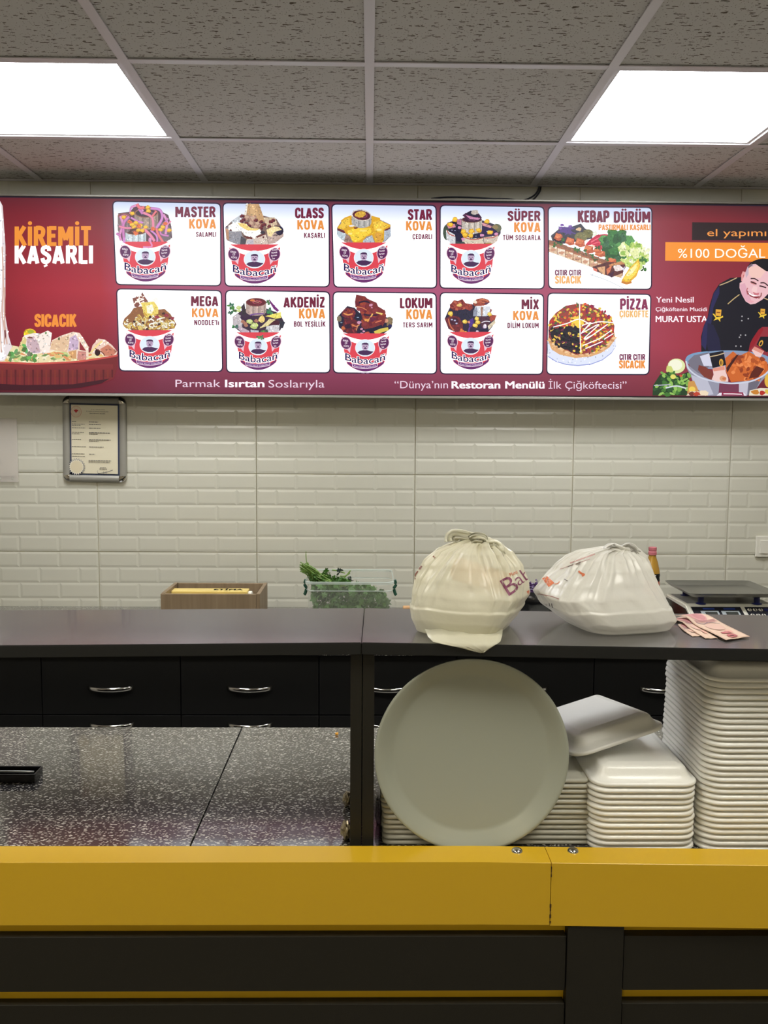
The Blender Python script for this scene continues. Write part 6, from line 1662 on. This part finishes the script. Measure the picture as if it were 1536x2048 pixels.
bag1, f1 = make_bag('plastic_bag', M['bag1'], 1.497, [
    (1264, 842, 1014, 0.07143, 4.5, .010, 0), (1260, 833, 1022, 0.07784, 4.5, .012, 0), (1236, 823, 1040, 0.08425, 4.5, .015, 0), (1216, 820, 1052, 0.08609, 4, .02, 0), (1211, 823, 1052, 0.08425, 3.8, .03, 0), (1190, 824, 1062, 0.08242, 3.4, .06, 0),
    (1165, 831, 1055, 0.07326, 2.8, .10, 0), (1135, 850, 1040, 0.06044, 2.4, .15, 0), (1110, 876, 1018, 0.04579, 2.2, .19, 0), (1096, 908, 998, 0.03114, 2, .22, 0), (1087, 930, 988, 0.01832, 2, .2, 0), (1083, 950, 972, 0.008242, 2, .2, 0)],
    R(-22), 3, 'cream plastic bag with knotted handles, left of the two bags on the ledge')
bag2, f2 = make_bag('plastic_bag', M['bag2'], 1.516, [
    (1256, 1150, 1318, 0.06411, 4, .008, 0), (1252, 1136, 1328, 0.07326, 4, .01, 0), (1235, 1112, 1341, 0.08059, 4, .012, 0), (1214, 1084, 1334, 0.08242, 3.6, .015, 0), (1209, 1080, 1330, 0.08059, 3.4, .03, 0), (1190, 1068, 1321, 0.07876, 3.2, .05, 0),
    (1165, 1086, 1309, 0.0696, 2.8, .08, 0), (1140, 1112, 1297, 0.05678, 2.5, .12, 0), (1120, 1134, 1288, 0.04213, 2.3, .16, 0), (1108, 1156, 1275, 0.03114, 2.1, .2, 0), (1100, 1196, 1268, 0.02015, 2, .18, 0), (1096, 1224, 1252, 0.01007, 2, .2, 0)],
    R(14), 11, 'white plastic bag with a tight top knot, right of the two bags on the ledge')
Y1, Y2 = 1.497, 1.516
knot(bag1, ay(962, 1090, Y1-.012), (0.0156, 0.0110, 0.0110), M['bag1'], 1)
ear('handle_ear', [ay(962, 1090, Y1-.01), ay(950, 1078, Y1-.01), ay(930, 1074, Y1-.005), ay(908, 1073, Y1), ay(906, 1083, Y1)], (0.0110, 0.0239, 0.0276), M['bag1'], bag1, 2)
ear('handle_ear', [ay(960, 1088, Y1-.014), ay(968, 1079, Y1-.02), ay(950, 1076, Y1-.02), ay(940, 1080, Y1-.02)], (0.0110, 0.0202, 0.0166), M['bag1'], bag1, 5)
ear('handle_ear', [ay(960, 1092, Y1-.016), ay(978, 1092, Y1-.026), ay(994, 1094, Y1-.03), ay(1001, 1112, Y1-.03)], (0.0110, 0.0202, 0.0239), M['bag1'], bag1, 7)
knot(bag2, ay(1240, 1099, Y2-.01), (0.0166, 0.0120, 0.0092), M['bag2'], 4)
ear('handle_ear', [ay(1238, 1098, Y2-.01), ay(1228, 1094, Y2-.014), ay(1218, 1098, Y2-.012), ay(1212, 1106, Y2-.01)], (0.0092, 0.0147, 0.0147), M['bag2'], bag2, 3)
ear('handle_ear', [ay(1242, 1098, Y2-.01), ay(1254, 1094, Y2-.01), ay(1266, 1098, Y2-.008), ay(1274, 1108, Y2-.006)], (0.0092, 0.0166, 0.0166), M['bag2'], bag2, 9)
# the drooping bottom corner of the cream bag over the ledge edge
yl_ = az(965, 1288.5, LZ).y
bm = bmesh.new(); rows = []
for (xa_, xb_, py, Y) in ((850, 1006, 1258, yl_+.046), (856, 1004, 1273, yl_+.016), (866, 1001, 1283, yl_+.0035), (885, 996, 1287.5, yl_-.0025), (915, 986, 1294, yl_-.0045), (940, 977, 1300.5, yl_-.0035), (961, 968, 1305.5, yl_-.003)):
    rows.append([bm.verts.new(ay(xa_+(xb_-xa_)*j/14, py+1.2*sin(j*1.7), Y-.0012*sin(j*1.1+py)**2)-bag1.location) for j in range(15)])
for A, Bq in zip(rows, rows[1:]):
    for j in range(14): bm.faces.new((A[j], A[j+1], Bq[j+1], Bq[j]))
o = obj('bag_corner', bm, M['bag1'], bag1, smooth=True); md = o.modifiers.new('s', 'SOLIDIFY'); md.thickness = .0008
# contents: foam boxes
def foam_box(x, y, z, hx, hy, rz, lab, h=.07):
    r = empty('foam_box', (x, y, z), rz); tag(r, lab, 'foam box', 'foam boxes inside the bags')
    bm = bmesh.new(); rings = [off(rrect(hx-.018, hy-.018, .018), 0), off(rrect(hx-.014, hy-.014, .02), .002), off(rrect(hx-.004, hy-.004, .022), h*.52), off(rrect(hx, hy, .024), h*.53), off(rrect(hx, hy, .024), h*.53+.004)]
    loft(bm, rings); obj('base', bm, M['foam'], r, smooth=False)
    bm = bmesh.new(); rings = [off(rrect(hx, hy, .024), h*.53+.0045), off(rrect(hx, hy, .024), h*.53+.009), off(rrect(hx-.006, hy-.006, .022), h*.53+.010), off(rrect(hx-.020, hy-.020, .02), h)]
    loft(bm, rings); obj('lid', bm, M['foam'], r, smooth=False)
c1 = bag1.location; c2 = bag2.location
foam_box(c1.x+.003, c1.y, LZ+.002, .066, .064, R(-22), 'foam box showing through the cream bag', .068)
foam_box(c2.x+.004, c2.y, LZ+.002, .068, .058, R(14), 'foam box showing through the white bag', .052)
bm = bmesh.new(); tube(bm, [(-.05, 0, 0), (-.045, 0, 0), (.045, 0, 0), (.05, 0, 0)], [.016, .02, .02, .016], 16)
wr = obj('lavash_wrap', bm, mat('lavash', (236, 180, 120), .6, var=.2, vscale=60), smooth=True); wr.location = (c1.x+.026, c1.y-.011, LZ+.090); wr.rotation_euler = (0, R(12), R(-30)); tag(wr, 'tan flatbread wrap showing through the cream bag', 'wrap')
# printed marks on the film
def on_bag(bago, film):
    bm = bmesh.new(); bm.from_mesh(film.data); bv = BVHTree.FromBMesh(bm); bm.free()
    o3 = bago.location
    camp = Vector((0, 0, ZC))-o3
    def fn(px, py, l):
        d = ray(px, py).normalized()
        h = bv.ray_cast(camp, d)
        if h[0] is None:
            p = ay(px, py, bago.location.y)-o3
            h = bv.find_nearest(p)
            return tuple(h[0]-d*(.0007+l))
        return tuple(h[0]-d*(.0007+l))
    return fn
pc = Canvas(on_bag(bag1, f1), k0=1, step=2e-5); pc.sub = 2.5
MB = (128, 60, 92)
pc.text('Murat', 1021, 1038, 1153, 8, (206, 120, 84), .01, rot=-24)
pc.text('B', 1018, 1044, 1192, 38, MB, .0, rot=-32); pc.text('ab', 1038, 1071, 1172, 27, MB, -.004, rot=-35)
pc.poly([(1053, 1183), (1071, 1172), (1075, 1181), (1060, 1194)], (206, 112, 78))
pc.stroke([(1057, 1184), (1064, 1181), (1070, 1178)], 1.3, (236, 170, 140), smooth=False)
for (a, b) in (((836, 1137), (842, 1131)), ((829, 1152), (836, 1142)), ((825, 1163), (831, 1156)), ((866, 1112), (870, 1116))): pc.stroke([a, b], 3, (134, 84, 70), smooth=False)
pc.build('bag_print', M['ink'], bag1, 'maroon and orange lettering on the bag')
pc = Canvas(on_bag(bag2, f2), k0=1, step=2e-5); pc.sub = 2.5
pc.poly([(1084, 1157), (1094, 1152), (1109, 1166), (1097, 1174)], (214, 112, 64)); pc.text('SOS', 1090, 1103, 1163, 6, (236, 190, 160), .0, rot=30)
pc.stroke([(1109, 1168), (1115, 1167), (1119, 1163)], 2, (206, 130, 90)); pc.stroke([(1157, 1142), (1163, 1147), (1168, 1149), (1164, 1152)], 4, (206, 110, 70)); pc.stroke([(1140, 1126), (1165, 1117), (1190, 1108)], 2.5, (190, 150, 146)); pc.stroke([(1120, 1138), (1180, 1118)], 1.4, (190, 160, 156), smooth=False)
pc.stroke([(1075, 1188), (1100, 1192), (1118, 1198)], 1.5, (150, 100, 96)); pc.stroke([(1098, 1206), (1100, 1213)], 1.6, (50, 40, 50), smooth=False); pc.stroke([(1103, 1207), (1105, 1216)], 1.6, (50, 40, 50), smooth=False); pc.stroke([(1091, 1209), (1094, 1211)], 1.6, (50, 40, 50), smooth=False); pc.stroke([(1128, 1158), (1136, 1162)], 1.2, (70, 60, 60), smooth=False)
pc.build('bag_print', M['ink'], bag2, 'orange and maroon marks on the bag')

# banknotes
def note(lp, rp, lift, lab, col, num=None, nx=8):
    """lp, rp: matching pixel points along the two long edges; lift: heights above the ledge"""
    Pl = cat_rom([az(a, b, LZ+h)-Vector((0, 0, 0)) for (a, b), h in zip(lp, lift)], 5)
    Pr = cat_rom([az(a, b, LZ+h) for (a, b), h in zip(rp, lift)], 5)
    r = empty('banknote', Pl[0]); tag(r, lab, 'banknote', 'banknotes on the ledge')
    o0 = Pl[0]
    bm = bmesh.new(); rows = []
    for a, b in zip(Pl, Pr):
        rows.append([bm.verts.new(a.lerp(b, j/nx)-o0+Vector((0, 0, .0004*sin(j*1.3)))) for j in range(nx+1)])
    for A, Bq in zip(rows, rows[1:]):
        for j in range(nx): bm.faces.new((A[j], A[j+1], Bq[j+1], Bq[j]))
    m = M['note']
    o = obj('sheet', bm, m, r, smooth=True); md = o.modifiers.new('s', 'SOLIDIFY'); md.thickness = .00025
    def fn(u, v, l):
        i = min(len(Pl)-1.001, max(0, u*(len(Pl)-1))); k = int(i); t = i-k
        a = Pl[k].lerp(Pl[k+1], t); b = Pr[k].lerp(Pr[k+1], t)
        p = a.lerp(b, v)-o0; return (p.x, p.y, p.z+.0009+l)
    pc = Canvas(fn, k0=1)
    for (cx_, cy_, a_, b_, cc) in ((.62, .5, .12, .3, (208, 168, 150)), (.25, .45, .18, .33, (198, 136, 132)), (.3, .5, .1, .2, (182, 112, 112)), (.8, .62, .05, .12, (214, 160, 140))): pc.ell(cx_, cy_, a_, b_, cc, n=16)
    for q in range(5): pc.stroke([(.40+q*.012, .12), (.42+q*.012, .5), (.40+q*.012, .9)], .006, (170, 100, 104), smooth=False)
    pc.stroke([(.46, .1), (.5, .3), (.47, .55), (.52, .85)], .012, (120, 90, 110))
    if num:
        vs0 = len(pc.v); pc.text(num, .80, .96, .62, .36, (178, 84, 84), .02)
        # turned so that the figure runs along the short side
    pc.build('print', M['ink'], r)
    return r
M['note'] = mat('banknote_paper', (214, 186, 166), .7, spec=.2, var=.1, vscale=40)
note([(1355, 1249), (1366, 1260), (1385, 1273)], [(1380, 1240), (1395, 1254), (1408, 1271)], (.0006, .002, .001), 'pale banknote at the bottom of the three, its corner under the others', 0)
note([(1336, 1238), (1362, 1243), (1378, 1256), (1411, 1277)], [(1372, 1232), (1396, 1243), (1408, 1256), (1436, 1276)], (.003, .006, .004, .0015), 'pink banknote between the other two', 0)
note([(1338, 1233), (1368, 1232), (1391, 1250), (1420, 1264), (1452, 1280)], [(1392, 1227), (1414, 1228.5), (1446, 1246), (1470, 1258), (1500, 1272.5)], (.009, .011, .007, .0055, .0035), 'peach banknote on top, folded across and with number 10 at its corner', 0, num='10')
